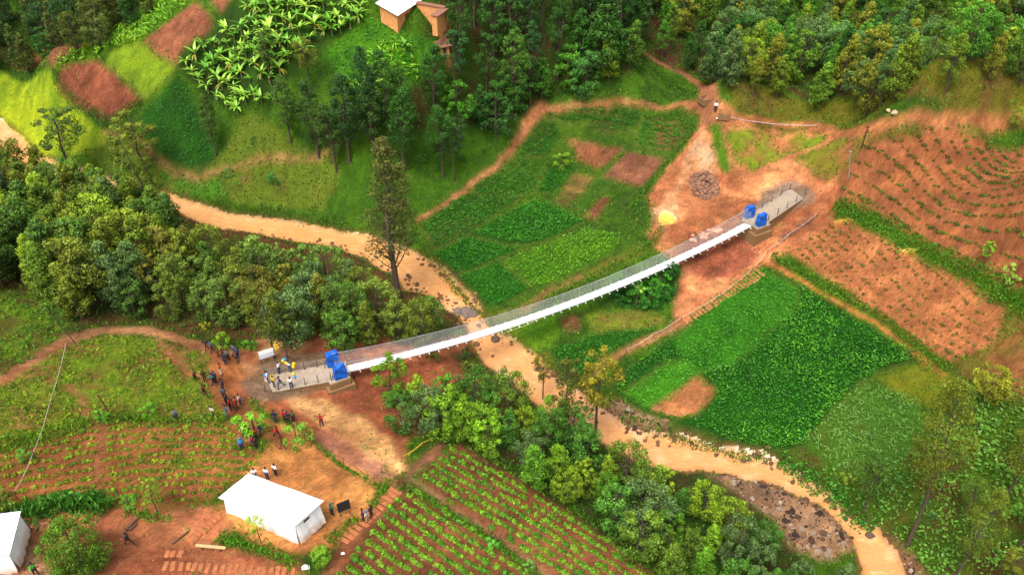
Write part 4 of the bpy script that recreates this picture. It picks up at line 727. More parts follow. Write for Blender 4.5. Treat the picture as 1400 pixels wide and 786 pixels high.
cnt['bush'] = forest('leafy_shrub', 'low green shrub scattered on the river bank slope', 'shrub', 'low shrubs on the river bank slope',
  [(560,470),(640,470),(700,520),(740,560),(700,560),(620,520),(580,500)], 2.6, ['shrub'], (1.2, 2.6), [(84,124,36), (96,116,40), BG], .4)
cnt['bush2'] = forest('leafy_shrub', 'low shrub at the edge of the wood above the stream and winding footpath', 'shrub', 'low shrubs above the stream and footpath',
  [(300,160),(360,190),(400,240),(380,290),(300,250),(320,200)], 3.6, ['shrub'], (1.0, 2.0), [(84,144,50), (96,136,40), (60,120,50)], .4)
cnt['bush3'] = forest('leafy_shrub', 'small green shrub on the open slope below the dense stand', 'shrub', 'small shrubs on the open slope',
  [(560,200),(640,180),(700,170),(690,200),(640,220),(580,230)], 3.2, ['shrub'], (1.0, 2.2), [(70,124,50), (76,120,36)], .4)
cnt['bush4'] = forest('leafy_shrub', 'weedy green shrub growing among the plants of the overgrown slope', 'shrub', 'weedy shrubs on the overgrown slope',
  [(1140,640),(1240,600),(1330,540),(1400,620),(1400,800),(1290,800),(1220,700)], 2.9, ['shrub'], (1.0, 2.2), [(100,150,50), (84,130,60), (120,140,40)], .4)
cnt['thick'] = forest('leafy_shrub', 'dense dark bush in the thicket between the bridge and the short trail', 'shrub', 'dense bushes of the thicket beside the bridge',
  [(828,392),(870,375),(920,360),(928,375),(918,398),(880,415),(840,412)], 1.9, ['shrub','round'], (1.8, 3), [(56,120,30), (70,140,34), (40,96,26)], .4)
for i, (px, h, c, lab) in enumerate([((283,448),1.3,(130,140,30),'low yellow-green bush on the dirt road bend'), ((302,473),2.0,(110,150,30),'round bush just above the crowd on the dirt road'), ((343,476),1.5,(84,140,30),'low leafy bush between the crowd and the paired trees'), ((448,462),1.6,(84,130,36),'small bush near the wood edge above the near blue boxes'), ((470,462),2.4,(84,110,30),'round dark bush at the wood edge above the near blue boxes'), ((500,466),2.6,(76,112,30),'large round bush above the near end of the deck'), ((40,625),1.6,(90,140,40),'bush in the grassy bank across the potato fields'), ((203,565),1.5,(100,160,40),'leafy bush beside the wooden pole in the potato field'), ((140,572),1.4,(100,160,44),'bright bush at the foot of the wooden pole'), ((550,668),1.7,(84,90,34),'dry-looking bush where the stepped path starts'), ((100,690),1.6,(90,160,50),'rounded bush behind the round leafy tree'), ((178,690),1.3,(80,150,50),'small bright bush near the thin airy sapling'), ((676,745),1.3,(100,170,60),'pale green bush on the trail between the planted rows'), ((722,775),1.0,(110,170,70),'tiny pale bush on the trail lower down the planted rows'), ((0,700),2.6,(104,120,36),'olive bush cut by the frame edge behind the small tent')]):
    one('leafy_shrub', lab, 'shrub', px, 'shrub', h, c, 1.1, i % 3, i)
# --- banana plants
def banana_mesh(seed, n=12, L=2.7):
    q = np.random.default_rng(seed); V, F, C = [], [], []; off = 0
    for i in range(n):
        th = i * 2.4 + q.uniform(-.3, .3); el = q.uniform(.6, 1.45); ln = L * q.uniform(.65, 1.1); w_ = .25 * q.uniform(.7, 1.15); K = 8; pos = np.array([0, 0, 0.]); c = q.uniform(.55, 1.2) * np.array([1, 1, 1.]); el0 = el
        if i in (2, 7): el = .1; c = np.array([.75, .42, .3]); w_ *= .6; ln *= .7
        P_ = []
        for k in range(K + 1):
            P_.append(pos.copy()); dd = np.array([math.cos(th) * math.cos(el), math.sin(th) * math.cos(el), math.sin(el)]); pos = pos + dd * ln / K; el -= q.uniform(.10, .22)
        sd_ = np.array([-math.sin(th), math.cos(th), 0])
        for k, p in enumerate(P_):
            t = k / K; wk = w_ * (0.12 if t < .15 else math.sin(math.pi * min(1, (t - .1) / .95) ** .7)) + .02
            for s_ in (-1, 0, 1): V.append(p + sd_ * s_ * wk + [0, 0, -.22 * wk if s_ == 0 else 0]); C.append(c * (1.15 if s_ == 0 else 1))
            if k < K:
                for s_ in (0, 1): F.append((off + k*3 + s_, off + k*3 + s_ + 1, off + (k+1)*3 + s_ + 1, off + (k+1)*3 + s_))
        off += 3 * (K + 1)
    return np.array(V), np.array(F), np.array(C)
BAN = []
for i in range(5):
    m_ = npmesh('banana_leaves', *banana_mesh(400 + i)); m_.materials.append(M_gloss); BAN.append(m_)
V, F = tube([(0, 0, -.3), (0, 0, .6), (.03, 0, 1.0), (.03, .02, 1.35)], [.16, .14, .11, .07], 8); bst = npmesh('banana_stem', V, F); bst.materials.append(bark_mat('banana_stem', (.10, .12, .03), (.22, .2, .07)))
def banana(p, label, group, s, c):
    e = bpy.data.objects.new('banana_plant', None); COL.objects.link(e); e.location = p; e.rotation_euler[2] = rng.uniform(0, 6.28); e.scale = (s, s, s); tag(e, label, 'banana plant', group)
    link('stem', bst, None, e); l = link('leaves', BAN[rng.integers(5)], None, e); l.location = (.03, .02, 1.25); l.color = c
def bananas(ps, sp_, label, group, hc=1.7, sr=(.5, .95)):
    a = np.array(ps, float); pg = cast(a[:, 0], a[:, 1], hc)[:, :2]; own = []; lo = pg.min(0); hi = pg.max(0)
    for _ in range(int((hi - lo).prod() / sp_**2 * 30)):
        p = lo + rng.random(2) * (hi - lo)
        if not inpoly(p[:1], p[1:], pg)[0] or any((p[0]-o[0])**2 + (p[1]-o[1])**2 < sp_**2 for o in own): continue
        own.append(p); t = rng.random(); c = A(164,204,76) * t + A(96,156,44) * (1 - t); banana((p[0], p[1], float(Hat(*p))), label, group, rng.uniform(*sr), tuple(np.minimum(c * 1.4, 1)) + (1,))
    return len(own)
cnt['ban'] = bananas([(246,78),(262,60),(300,40),(335,20),(345,-30),(500,-30),(490,20),(430,45),(400,80),(370,100),(380,130),(330,148),(295,125),(255,90)], 1.15, 'banana plant with long pale green leaves in the grove on the upper slope', 'banana plants of the grove')
bananas([(485,110),(515,100),(520,140),(500,160)], 2.4, 'banana plant at the bottom edge of the bright maize patch', 'banana plants below the maize patch')
bananas([(548,42),(565,45),(562,62),(550,60)], 2.2, 'banana plant in front of the mud-brick house', 'banana plants in front of the house')
bananas([(862,392),(888,384),(886,396),(866,400)], 1.8, 'banana plant in the thicket between the bridge and the short trail', 'banana plants in the thicket', 1.2, (.5, .75))
print('COUNTS', cnt, sum(cnt.values()), 'bushes', len(bx))
# ------------------------------------------------------------------ built things
def plain(name, c, rough=.8, var=.25, scale=4.0, bump=.3, obj=False, metal=0., dark=None):
    m, nt, b = newmat(name); L = nt.links.new; tc = N(nt, 'ShaderNodeTexCoord'); no = N(nt, 'ShaderNodeTexNoise', i_Scale=scale, i_Detail=6, i_Roughness=.65); L(tc.outputs['Object'], no.inputs['Vector'])
    rr = N(nt, 'ShaderNodeMapRange', i_1=.3, i_2=.7, i_3=1 - var, i_4=1 + var); L(no.outputs['Fac'], rr.inputs[0]); sc_ = N(nt, 'ShaderNodeVectorMath', operation='SCALE'); L(rr.outputs[0], sc_.inputs['Scale'])
    if obj: oi = N(nt, 'ShaderNodeObjectInfo'); L(oi.outputs['Color'], sc_.inputs[0])
    else: sc_.inputs[0].default_value = tuple(c)
    L(sc_.outputs[0], b.inputs['Base Color']); b.inputs['Roughness'].default_value = rough; b.inputs['Metallic'].default_value = metal; b.inputs['Specular IOR Level'].default_value = .3
    bp = N(nt, 'ShaderNodeBump', i_Strength=bump, i_Distance=.05); L(no.outputs['Fac'], bp.inputs['Height']); L(bp.outputs[0], b.inputs['Normal']); return m
M_white = plain('white_steel', (.82, .82, .82), .45, .06, 3, .1); M_deck = plain('white_deck', (.74, .74, .73), .6, .14, 1.2, .2)
M_conc = plain('ramp_concrete', A(168,150,130), .9, .16, 2.0, .3); M_stone = plain('mortared_stone', A(140,106,70), .9, .3, 3.0, .6); M_blue = plain('blue_tarpaulin', A(20,96,196), .55, .14, 2.5, .8)
M_dark = plain('dark_steel', (.045, .045, .05), .5, .1); M_cable = plain('steel_cable', (.3, .3, .3), .5, .1); M_wood = plain('weathered_wood', A(110,78,56), .9, .3, 5, .5); M_woodl = plain('pale_wood', A(206,170,120), .8, .2, 5, .3)
M_tent = plain('white_canvas', (.84, .85, .86), .75, .03, 1.2, .6); M_mud = plain('mud_brick', A(228,158,96), .95, .22, 2.5, .5); M_tile = plain('clay_tile', A(150,104,84), .9, .25, 4, .6); M_black = plain('black_board', (.015, .015, .018), .6, .1)
M_tape = plain('white_tape', (.42, .33, .26), .6, .1); M_ytape = plain('yellow_tape', A(220,180,50), .6, .1); M_rock = plain('field_stone', (.3, .25, .2), .9, .25, 3, .6, obj=True); M_earth = plain('trodden_earth', A(178,108,68), .95, .4, 2.5, .6)
M_cloth = plain('cloth', (1, 1, 1), .85, .12, 12, .3, obj=True); M_skin = plain('skin', (.09, .045, .028), .6, .08, 8, .05); M_hair = plain('hair', (.01, .008, .007), .9, .1)
M_metal = plain('sheet_metal_roof', (.86, .88, .9), .4, .04, 1, .1); M_pipe = plain('grey_pipe', (.36, .34, .31), .5, .1); M_inside = plain('shaded_opening', (.05, .035, .025), .9, .1); M_ball = plain('balloon_rubber', (1, 1, 1), .25, .02, 2, 0, obj=True)
nt_ = M_tent.node_tree; b_ = nt_.nodes['Principled BSDF']; src = b_.inputs['Base Color'].links[0].from_socket; tc_n = N(nt_, 'ShaderNodeTexCoord'); sx_ = N(nt_, 'ShaderNodeSeparateXYZ'); nt_.links.new(tc_n.outputs['Object'], sx_.inputs[0])
nn_ = N(nt_, 'ShaderNodeTexNoise', i_Scale=1.6, i_Detail=5); nt_.links.new(tc_n.outputs['Object'], nn_.inputs['Vector']); ad_ = N(nt_, 'ShaderNodeMath', operation='MULTIPLY_ADD', i_1=-1.3); nt_.links.new(nn_.outputs['Fac'], ad_.inputs[0]); nt_.links.new(sx_.outputs[2], ad_.inputs[2])
mr_ = N(nt_, 'ShaderNodeMapRange', i_1=-.7, i_2=.15, i_3=.75, i_4=0.0); nt_.links.new(ad_.outputs[0], mr_.inputs[0]); mq_ = N(nt_, 'ShaderNodeMix', data_type='RGBA'); nt_.links.new(mr_.outputs[0], mq_.inputs[0]); nt_.links.new(src, mq_.inputs[6]); mq_.inputs[7].default_value = (.5, .3, .18, 1); nt_.links.new(mq_.outputs[2], b_.inputs['Base Color'])
class MB:
    def __init__(s): s.V = []; s.F = []
    def add(s, V, F):
        o = len(s.V); s.V += [tuple(map(float, v)) for v in V]; s.F += [tuple(int(i) + o for i in f) for f in F]; return s
    def box(s, c, d, ax=None, top=1.0):
        """c centre, d full sizes, ax 3 axis vectors, top = taper of the upper face"""
        ax = ax or ((1,0,0),(0,1,0),(0,0,1)); X, Y, Z = [np.array(a, float) for a in ax]; c = np.array(c, float); V = []
        for k in (-1, 1):
            t = top if k > 0 else 1
            for i, j in ((-1,-1),(1,-1),(1,1),(-1,1)): V.append(c + X*i*d[0]/2*t + Y*j*d[1]/2*t + Z*k*d[2]/2)
        return s.add(V, [(3,2,1,0),(4,5,6,7),(0,1,5,4),(1,2,6,5),(2,3,7,6),(3,0,4,7)])
    def bar(s, a, b, r, n=6):
        V, F = tube([a, b], [r, r], n); s.add(V, F); return s
    def tubes(s, ps, r, n=5): V, F = tube(ps, [r] * len(ps), n); s.add(V, F); return s
    def build(s, name, mat, parent=None, bevel=0.0, smooth=False, loc=None):
        me = bpy.data.meshes.new(name); me.from_pydata(s.V, [], s.F); me.validate()
        bm = bmesh.new(); bm.from_mesh(me); bmesh.ops.recalc_face_normals(bm, faces=bm.faces)
        if bevel: bmesh.ops.bevel(bm, geom=bm.edges[:], offset=bevel, segments=1, affect='EDGES')
        bm.to_mesh(me); bm.free()
        if smooth: me.polygons.foreach_set('use_smooth', [True] * len(me.polygons))
        o = link(name, me, mat, parent)
        if loc is not None: o.location = loc
        return o
def empty(name, loc, label, cat, group=None, rz=0):
    e = bpy.data.objects.new(name, None); COL.objects.link(e); e.location = loc; e.rotation_euler[2] = rz; e.empty_display_size = .3; return tag(e, label, cat, group)
def azp(px, py, z): return at_z(np.array(px, float), np.array(py, float), z)
# ---------------- the footbridge
NA = azp(461, 507, .95); NB = azp(1031.5, 302.5, 1.5); AX_ = NB - NA; LEN = np.hypot(AX_[0], AX_[1]); ux = np.array([AX_[0], AX_[1], 0]) / LEN; uy = np.array([-ux[1], ux[0], 0]); uz = np.array([0, 0, 1.])
br = empty('footbridge', tuple(NA), 'long white suspended footbridge with blue covered towers crossing the muddy stream', 'footbridge')
def bl_(name, mb, mat, **k): 
    mb.V = [tuple(np.array(v) - NA) for v in mb.V]; return mb.build(name, mat, br, **k)
SAG = 2.7
def dz(s): return NA[2] + AX_[2] * s - 4 * SAG * s * (1 - s)
def bp_(s, y=0, z=0): p = NA + ux * LEN * s + uy * y; return np.array([p[0], p[1], dz(s) + z])
n = 96; mb = MB(); W = .54
for i in range(n):
    a, b = (i + .04) / n, (i + .96) / n
    V = [bp_(a, -W), bp_(b, -W), bp_(b, W), bp_(a, W)]; V += [v - [0, 0, .05] for v in V]; mb.add(V, [(0,1,2,3),(4,7,6,5),(0,4,5,1),(1,5,6,2),(2,6,7,3),(3,7,4,0)])
bl_('deck', mb, M_deck)
for y in (-.5, .5): bl_('main_cable', MB().tubes([bp_(s, y, -.1) for s in np.linspace(0, 1, 40)], .035), M_cable)
nb = 50
for i in range(1, nb):
    s = i / nb; bl_('crossbeam', MB().box(bp_(s, 0, -.17), (.06, 1.7, .08), (ux, uy, uz)), M_white)
rail = lambda s: 1.15 + .75 * (2 * s - 1) ** 2
def mesh_mat():
    m, nt, b = newmat('wire_mesh'); L = nt.links.new; b.inputs['Base Color'].default_value = (.6, .6, .58, 1); b.inputs['Roughness'].default_value = .5
    uv = N(nt, 'ShaderNodeAttribute', attribute_name='uvw'); sx = N(nt, 'ShaderNodeSeparateXYZ'); L(uv.outputs['Vector'], sx.inputs[0]); outs = []
    for k in (0, 1):
        f = N(nt, 'ShaderNodeMath', operation='FRACT'); mu = N(nt, 'ShaderNodeMath', operation='MULTIPLY', i_1=9.0); L(sx.outputs[k], mu.inputs[0]); L(mu.outputs[0], f.inputs[0]); c = N(nt, 'ShaderNodeMath', operation='LESS_THAN', i_1=.085); L(f.outputs[0], c.inputs[0]); outs.append(c)
    mx = N(nt, 'ShaderNodeMath', operation='MAXIMUM'); L(outs[0].outputs[0], mx.inputs[0]); L(outs[1].outputs[0], mx.inputs[1]); tr = N(nt, 'ShaderNodeBsdfTransparent'); ms = N(nt, 'ShaderNodeMixShader')
    L(mx.outputs[0], ms.inputs[0]); L(tr.outputs[0], ms.inputs[1]); L(b.outputs[0], ms.inputs[2]); L(ms.outputs[0], nt.nodes['Material Output'].inputs['Surface']); return m
M_mesh = mesh_mat()
for y in (-1, 1):
    ss = np.linspace(0, 1, 80); lo = [bp_(s, y * .68, .02) for s in ss]; hi = [bp_(s, y * (.68 + .3), rail(s)) for s in ss]
    V = np.array(lo + hi) - NA; k = len(ss); F = np.array([(i, i+1, k+i+1, k+i) for i in range(k-1)]); me = npmesh('side_mesh', V, F); at_ = me.attributes.new('uvw', 'FLOAT_VECTOR', 'POINT')
    at_.data.foreach_set('vector', np.array([(s * LEN, h, 0) for h in (0, 1.2) for s in ss], np.float32).ravel()); link('side_mesh', me, M_mesh, br)
    bl_('handrail_cable', MB().tubes(hi, .028), M_cable); bl_('lower_mesh_wire', MB().tubes(lo, .015), M_cable)
    for i in range(1, nb, 2):
        s = i / nb; bl_('suspender', MB().bar(bp_(s, y * .9, -.15), bp_(s, y * .98, rail(s)), .012, 4), M_cable)
def ramp(T, E, w, zend, sgn, nposts):
    """T tower point on the deck, E far end of the ramp"""
    T = np.array(T); E = np.array([E[0], E[1], zend]); d = E - T; L_ = np.hypot(d[0], d[1]); dx = np.array([d[0], d[1], 0]) / L_; dy = np.array([-dx[1], dx[0], 0])
    P0 = T + np.array([0, 0, .02]) - dx * 1.1; P0[2] = T[2] + .02
    def q(p, y, z): return p + dy * y + np.array([0, 0, z])
    top = MB(); K = 8
    for i in range(K):
        a = P0 + (E - P0) * (i / K) ; b = P0 + (E - P0) * ((i + .985) / K); wa = w / 2
        V = [q(a, -wa, 0), q(b, -wa, 0), q(b, wa, 0), q(a, wa, 0)]; V += [v - [0, 0, .14] for v in V]; top.add(V, [(0,1,2,3),(4,7,6,5),(0,4,5,1),(1,5,6,2),(2,6,7,3),(3,7,4,0)])
    bl_('ramp_slab', top, M_conc)
    body = MB(); wa = w / 2 - .1; a, b = P0, E - dx * .1; V = [q(a, -wa, -.14), q(b, -wa, -.14), q(b, wa, -.14), q(a, wa, -.14)]; V += [np.array([v[0], v[1], min(T[2], E[2]) - 3.2]) for v in V]
    body.add(V, [(0,1,2,3),(4,7,6,5),(0,4,5,1),(1,5,6,2),(2,6,7,3),(3,7,4,0)]); bl_('ramp_masonry', body, M_stone)
    for y in (-1, 1):
        ps = []
        for i in range(nposts):
            t = .2 + .78 * i / (nposts - 1); p = P0 + (E - P0) * t; p = q(p, y * (w / 2 - .18), 0); bl_('railing_post', MB().box(p + [0, 0, .55], (.08, .08, 1.1), (dx, dy, uz)), M_dark); ps.append(p)
        for h in (.3, .6, .85, 1.07): bl_('railing_wire', MB().tubes([T + dy * y * .95 + np.array([0, 0, h + .5])] + [p + [0, 0, h] for p in ps], .014, 4), M_cable)
    return dx, dy
RE = azp(361.5, 526, .45); ramp(NA, RE, 2.9, .5, -1, 6); RF = azp(1091, 263, 1.15); ramp(NB, RF, 2.9, 1.1, 1, 5)
for T, s_ in ((NA, -1), (NB, 1)):
    for k, (l, w_, h0, h1) in enumerate([(2.4, 3.5, -.95, -.12), (3.2, 4.0, -4.2, -.95)]):
        bl_('tower_plinth', MB().box(T + ux * s_ * .25 + uz * (h0 + h1) / 2, (l, w_, h1 - h0), (ux, uy, uz)), M_stone)
    bl_('tower_pad', MB().box(T + ux * s_ * .25 + uz * -.08, (2.4, 3.3, .14), (ux, uy, uz)), M_conc)
    for y in (-1, 1):
        c = T + uy * y * 1.2; mb = MB(); nx_, nz_ = 6, 6
        mb.box(c + uz * .95, (1.45, .7, 1.75), (ux, uy, uz), .92); o = bl_('tower_cover', mb, M_blue)
        bm = bmesh.new(); bm.from_mesh(o.data); bmesh.ops.subdivide_edges(bm, edges=bm.edges[:], cuts=9, use_grid_fill=True)
        for v in bm.verts:
            v.co += Vector(tuple(ux * .05 * math.sin(v.co.z * 5 + v.co.x * 3 + y) + uy * .05 * math.sin(v.co.x * 4 + v.co.z * 6)))
            v.co += Vector(tuple(uy * .07 * mnoise.noise(v.co * 2.2) + ux * .06 * mnoise.noise(v.co * 2.7 + Vector((5, 0, 0)))))
            if v.co.z > 1.75: v.co.z += .16 * mnoise.noise(v.co * 1.8)
        bm.to_mesh(o.data); bm.free()
        mb = MB(); 
        for a_ in (-.6, .6): mb.bar(c + ux * a_ * s_ + uz * .05, c + ux * a_ * .85 * s_ + uz * 1.9, .05)
        mb.bar(c + ux * 1.1 * s_ + uz * 0, c + ux * .75 * s_ + uz * 1.2, .04); bl_('tower_post', mb, M_dark)
# ribbon and sign at the ramp entrance
rd = unit((RE - NA)[None] * [1, 1, 0])[0]; rn = np.array([-rd[1], rd[0], 0])
rb = empty('ribbon', (0, 0, 0), 'pale blue ribbon stretched across the entrance of the near ramp', 'ribbon'); c0 = azp(371, 524, .5)
mb = MB(); 
for i in range(10):
    a = c0 + rn * (-1.35 + .27 * i) + uz * (1.05 - .15 * math.sin(math.pi * i / 10)); b = c0 + rn * (-1.35 + .27 * (i + 1)) + uz * (1.05 - .15 * math.sin(math.pi * (i + 1) / 10)); mb.add([a, b, b + uz * .22 + rd * .06, a + uz * .22 + rd * .06], [(0,1,2,3)])
mb.build('band', plain('ribbon_blue', A(150,200,226), .6, .1), rb)
p = g(367, 496); sgn = empty('signboard', tuple(p), 'white signboard on two posts behind the entrance of the near ramp', 'signboard', rz=.5)
MB().box((0, 0, 1.75), (1.7, .06, .55)).build('panel', M_white, sgn); MB().box((0, .0, 1.15), (1.7, .06, .5)).build('panel', plain('sign_grey', (.55, .6, .66), .6, .1), sgn)
for x in (-.75, .75): MB().box((x, .06, 1), (.08, .06, 2.2)).build('post', M_dark, sgn)
# ---------------- tents
def subd(o, cuts, amp, fr, seed=0):
    bm = bmesh.new(); bm.from_mesh(o.data); bmesh.ops.subdivide_edges(bm, edges=bm.edges[:], cuts=cuts, use_grid_fill=True); bm.normal_update(); dl = []
    for v in bm.verts: dl.append(v.normal * (mnoise.noise(v.co * fr + Vector((seed, 0, 0))) * amp))
    for v, d in zip(bm.verts, dl): v.co += d
    bm.to_mesh(o.data); bm.free(); o.data.polygons.foreach_set('use_smooth', [True] * len(o.data.polygons))
ez = 4.55
TB = azp(403, 719, ez); TL = azp(298, 680, ez); TR = azp(443, 684, ez)
uL = TL - TB; Lt = np.linalg.norm(uL); uL = uL / Lt; uR = TR - TB; Wt = np.linalg.norm(uR); uR = uR / Wt
tc_ = TB + uL * Lt / 2 + uR * Wt / 2; gz0 = float(Hat(tc_[0], tc_[1])) ; print('TENT', Lt, Wt, tc_, gz0, 'BRIDGE', LEN)
def tent(label, c, X, Y, L_, W_2, eh, rise, gz, over=.3, door=None):
    t = empty('tent', (c[0], c[1], gz), label, 'tent'); X = np.array(X); Y = np.array(Y); P_ = lambda x, y, z: X * x + Y * y + np.array([0, 0, z])
    hl, hw = L_ / 2, W_2 / 2; rf = MB(); rise_ = rise
    V = [P_(-hl, -hw, eh), P_(hl, -hw, eh), P_(hl, hw, eh), P_(-hl, hw, eh), P_(-hl * .93, 0, eh + rise_), P_(hl * .93, 0, eh + rise_)]
    rf.add(V, [(0,1,5,4),(2,3,4,5),(1,2,5),(3,0,4)]); o = rf.build('roof', M_tent, t); subd(o, 9, .07, .6)
    wl, ww = hl - over, hw - over; ft = .15
    def wall(a, b, hole=None):
        mb = MB(); (ax, ay), (bx, by) = a, b; mx, my = (ax + bx) / 2, (ay + by) / 2; K = 14
        top = [(ax + (bx-ax)*i/K, ay + (by-ay)*i/K) for i in range(K+1)]; rows = 5; V = []
        nn = np.array([my and (by-ay) or 0, 0]); dxn, dyn = (by - ay), -(bx - ax); ln = math.hypot(dxn, dyn); dxn /= ln; dyn /= ln
        if dxn * mx + dyn * my < 0: dxn, dyn = -dxn, -dyn
        for r_ in range(rows + 1):
            f = r_ / rows; z = eh - .02 - (eh + .25) * f
            for i, (x, y) in enumerate(top):
                w1 = .05 * math.sin(i * 2.1 + r_ * .8 + ax) * (.3 + f) + .03 * math.sin(i * 5.3); sp_ = ft * f * 1.3; V.append(P_(x * (1 + .02 * f) + dxn * (w1 + sp_), y * (1 + .02 * f) + dyn * (w1 + sp_), z))
        F = []
        for r_ in range(rows):
            for i in range(K):
                if hole and hole[0] <= i < hole[1] and r_ >= hole[2] + (abs(i + .5 - (hole[0] + hole[1]) / 2) > (hole[1] - hole[0]) / 4): continue
                F.append((r_*(K+1)+i, r_*(K+1)+i+1, (r_+1)*(K+1)+i+1, (r_+1)*(K+1)+i))
        mb.add(V, F); mb.build('wall', M_tent, t, smooth=True)
    wall((-wl, -ww), (wl, -ww)); wall((-wl, ww), (wl, ww)); wall((wl, -ww), (wl, ww)); wall((-wl, -ww), (-wl, ww), door)
    for x in (-1, 1):
        for y in (-1, 1): MB().bar(P_(x * (wl-.05), y * (ww-.05), -.3), P_(x * (wl-.05), y * (ww-.05), eh - .05), .05).build('pole', M_white, t)
    return t
tt = tent('big white tent with closed canvas walls beside the orange yard', tc_, -uL, -uR, Lt, Wt, ez - gz0, .35, gz0)
mb = MB().box(tuple(TB - tc_ + uR * Wt * .42 - uL * -.22 + np.array([0, 0, -.75]) + np.array([0, 0, ez - gz0 - (TB[2]-tc_[2])])), (.05, .7, .22), (tuple(uL), tuple(uR), (0, 0, 1))); o = mb.build('window_slit', M_inside, tt)
# small tent at the corner of the picture
ez2 = 6.6; q0 = azp(19.5, 725, ez2); q1 = azp(11, 757, ez2); uD = q1 - q0; Wd2 = np.linalg.norm(uD); uD /= Wd2; uE = np.array([-uD[1], uD[0], 0]); uE = uE if uE[0] < 0 else -uE
c2 = q0 + uD * 2.2 + uE * 2.5 + np.array([1.3, .2, 0]); gz2 = float(Hat(c2[0], c2[1])) ; print('TENT2', Wd2, c2, gz2)
tent('small white tent with an open doorway cut by the frame edge', c2, uD * -1, uE * -1, 4.4, 5.0, 2.1, .5, gz2, .15, (4, 10, 1))
# ---------------- house
h1 = g(520, 37); h2 = g(546, 41); hx = Vector((h2.x - h1.x, h2.y - h1.y, 0)); wl_ = hx.length; hx.normalize(); hy = Vector((-hx.y, hx.x, 0)); hy = hy if hy.y > 0 else -hy; hy = Vector((.42, .9, 0)).normalized(); hx = Vector((hy.y, -hy.x, 0))
ho = empty('house', tuple((h1 + h2) / 2), 'mud-brick house with a bright metal roof on the upper slope', 'house'); o0 = (h1 + h2) / 2
def hp(x, y, z): v = hx * x + hy * y; return (v.x, v.y, z)
hax = (tuple(hx), tuple(hy), (0, 0, 1))
mb = MB(); a = wl_ / 2; D = 7.5; V = [hp(-a, 0, -1), hp(a, 0, -1), hp(a, D, -1), hp(-a, D, -1), hp(-a, 0, 3.6), hp(a, 0, 2.5), hp(a, D, 2.5), hp(-a, D, 3.6)]
mb.add(V, [(0,1,5,4),(1,2,6,5),(2,3,7,6),(3,0,4,7)]); mb.build('wall', M_mud, ho)
mb = MB(); K = 26; e_ = .45
for k in range(K):
    y0 = -.5 + (D + 1) * k / K; y1 = y0 + (D + 1) / K; w0 = .04 * (k % 2); w1 = .04 * ((k + 1) % 2)
    mb.add([hp(-a-e_, y0, 3.82 + w0), hp(a+e_, y0, 2.42 + w0), hp(a+e_, y1, 2.42 + w1), hp(-a-e_, y1, 3.82 + w1)], [(0,1,2,3)])
mb.build('roof', M_metal, ho)
MB().box(hp(a + .02, 2.8, .6), (.08, .9, 2), hax).build('door', M_wood, ho)
MB().box(hp(a + .02, 4.3, 1.3), (.08, .7, .6), hax).build('window', M_inside, ho)
wg = hp; mb = MB(); mb.box(hp(a + 2.6, 5.6, .8), (5.0, .35, 3.2), hax); mb.box(hp(a + 5.2, 4.0, .6), (.9, 3.2, 3.2), hax); mb.build('wing_wall', M_mud, ho)
mb = MB(); mb.box(hp(a + 2.8, 5.7, 2.48), (5.2, .9, .12), hax); mb.box(hp(a + 5.3, 4.0, 2.3), (1.4, 3.6, .12), hax); mb.build('wing_roof', M_tile, ho)
p = g(608, 80); hu = empty('hut', tuple(p), 'small mud-brick hut with a weathered tile roof beside the house footpath', 'hut', rz=.5)
MB().box((0, 1.2, .6), (1.9, 2.2, 3.0)).build('wall', M_mud, hu); mb = MB(); V = [(-1.3, -.2, 1.9), (1.3, -.2, 1.9), (1.3, 2.6, 1.9), (-1.3, 2.6, 1.9), (-1.2, 1.2, 2.6), (1.2, 1.2, 2.6)]; mb.add(V, [(0,1,5,4),(2,3,4,5),(1,2,5),(3,0,4),(3,2,1,0)]); mb.build('roof', M_tile, hu); MB().box((.1, .08, .95), (.6, .06, 1.5)).build('door', M_inside, hu)
# ---------------- steps
def stairs(label, p0, p1, n, w, mat, name='stairway'):
    a = g(*p0); b = g(*p1); d = Vector((b.x - a.x, b.y - a.y, 0)); L_ = d.length; d.normalize(); s = Vector((-d.y, d.x, 0)); e = empty(name, tuple(a), label, 'steps')
    for i in range(n):
        t = (i + .5) / n; x, y = a.x + (b.x - a.x) * t, a.y + (b.y - a.y) * t; x += rng.normal(0, .05); z = float(Hat(x, y)) + .05; ww = w * rng.uniform(.88, 1.08); an = rng.normal(0, .05); dd = d * math.cos(an) + s * math.sin(an); s2 = Vector((-dd.y, dd.x, 0))
        gn = Vector((-(float(Hat(x + .6, y)) - float(Hat(x - .6, y))) / 1.2, -(float(Hat(x, y + .6)) - float(Hat(x, y - .6))) / 1.2, 1)).normalized(); zz = (gn * .8 + Vector((0, 0, .2))).normalized(); dd = (dd - zz * dd.dot(zz)).normalized(); s2 = zz.cross(dd)
        MB().box((x - a.x, y - a.y, z - a.z - .12), (L_ / n * .84, ww, .26), (tuple(dd), tuple(s2), tuple(zz))).build('step', mat, e, bevel=.09)
    return e
stairs('long flight of trodden earth steps along the lower edge of the tent ground', (222, 773), (404, 781), 19, 1.15, M_earth)
stairs('three broad earth steps above the long flight of steps', (222, 757), (252, 757), 3, .9, M_earth)
stairs('earth steps climbing beside the trench toward the big white tent', (258, 742), (300, 702), 8, .9, M_earth)
stairs('earth steps descending past the black board', (465, 740), (543, 668), 13, 1.6, plain('path_earth', A(176,106,66), .95, .2, 2.5, .6))
stairs('rough stone steps on the slope below the far end of the bridge', (1040, 371), (934, 438), 24, 1.9, plain('rough_step', A(184,116,74), .95, .25, 3, .6))
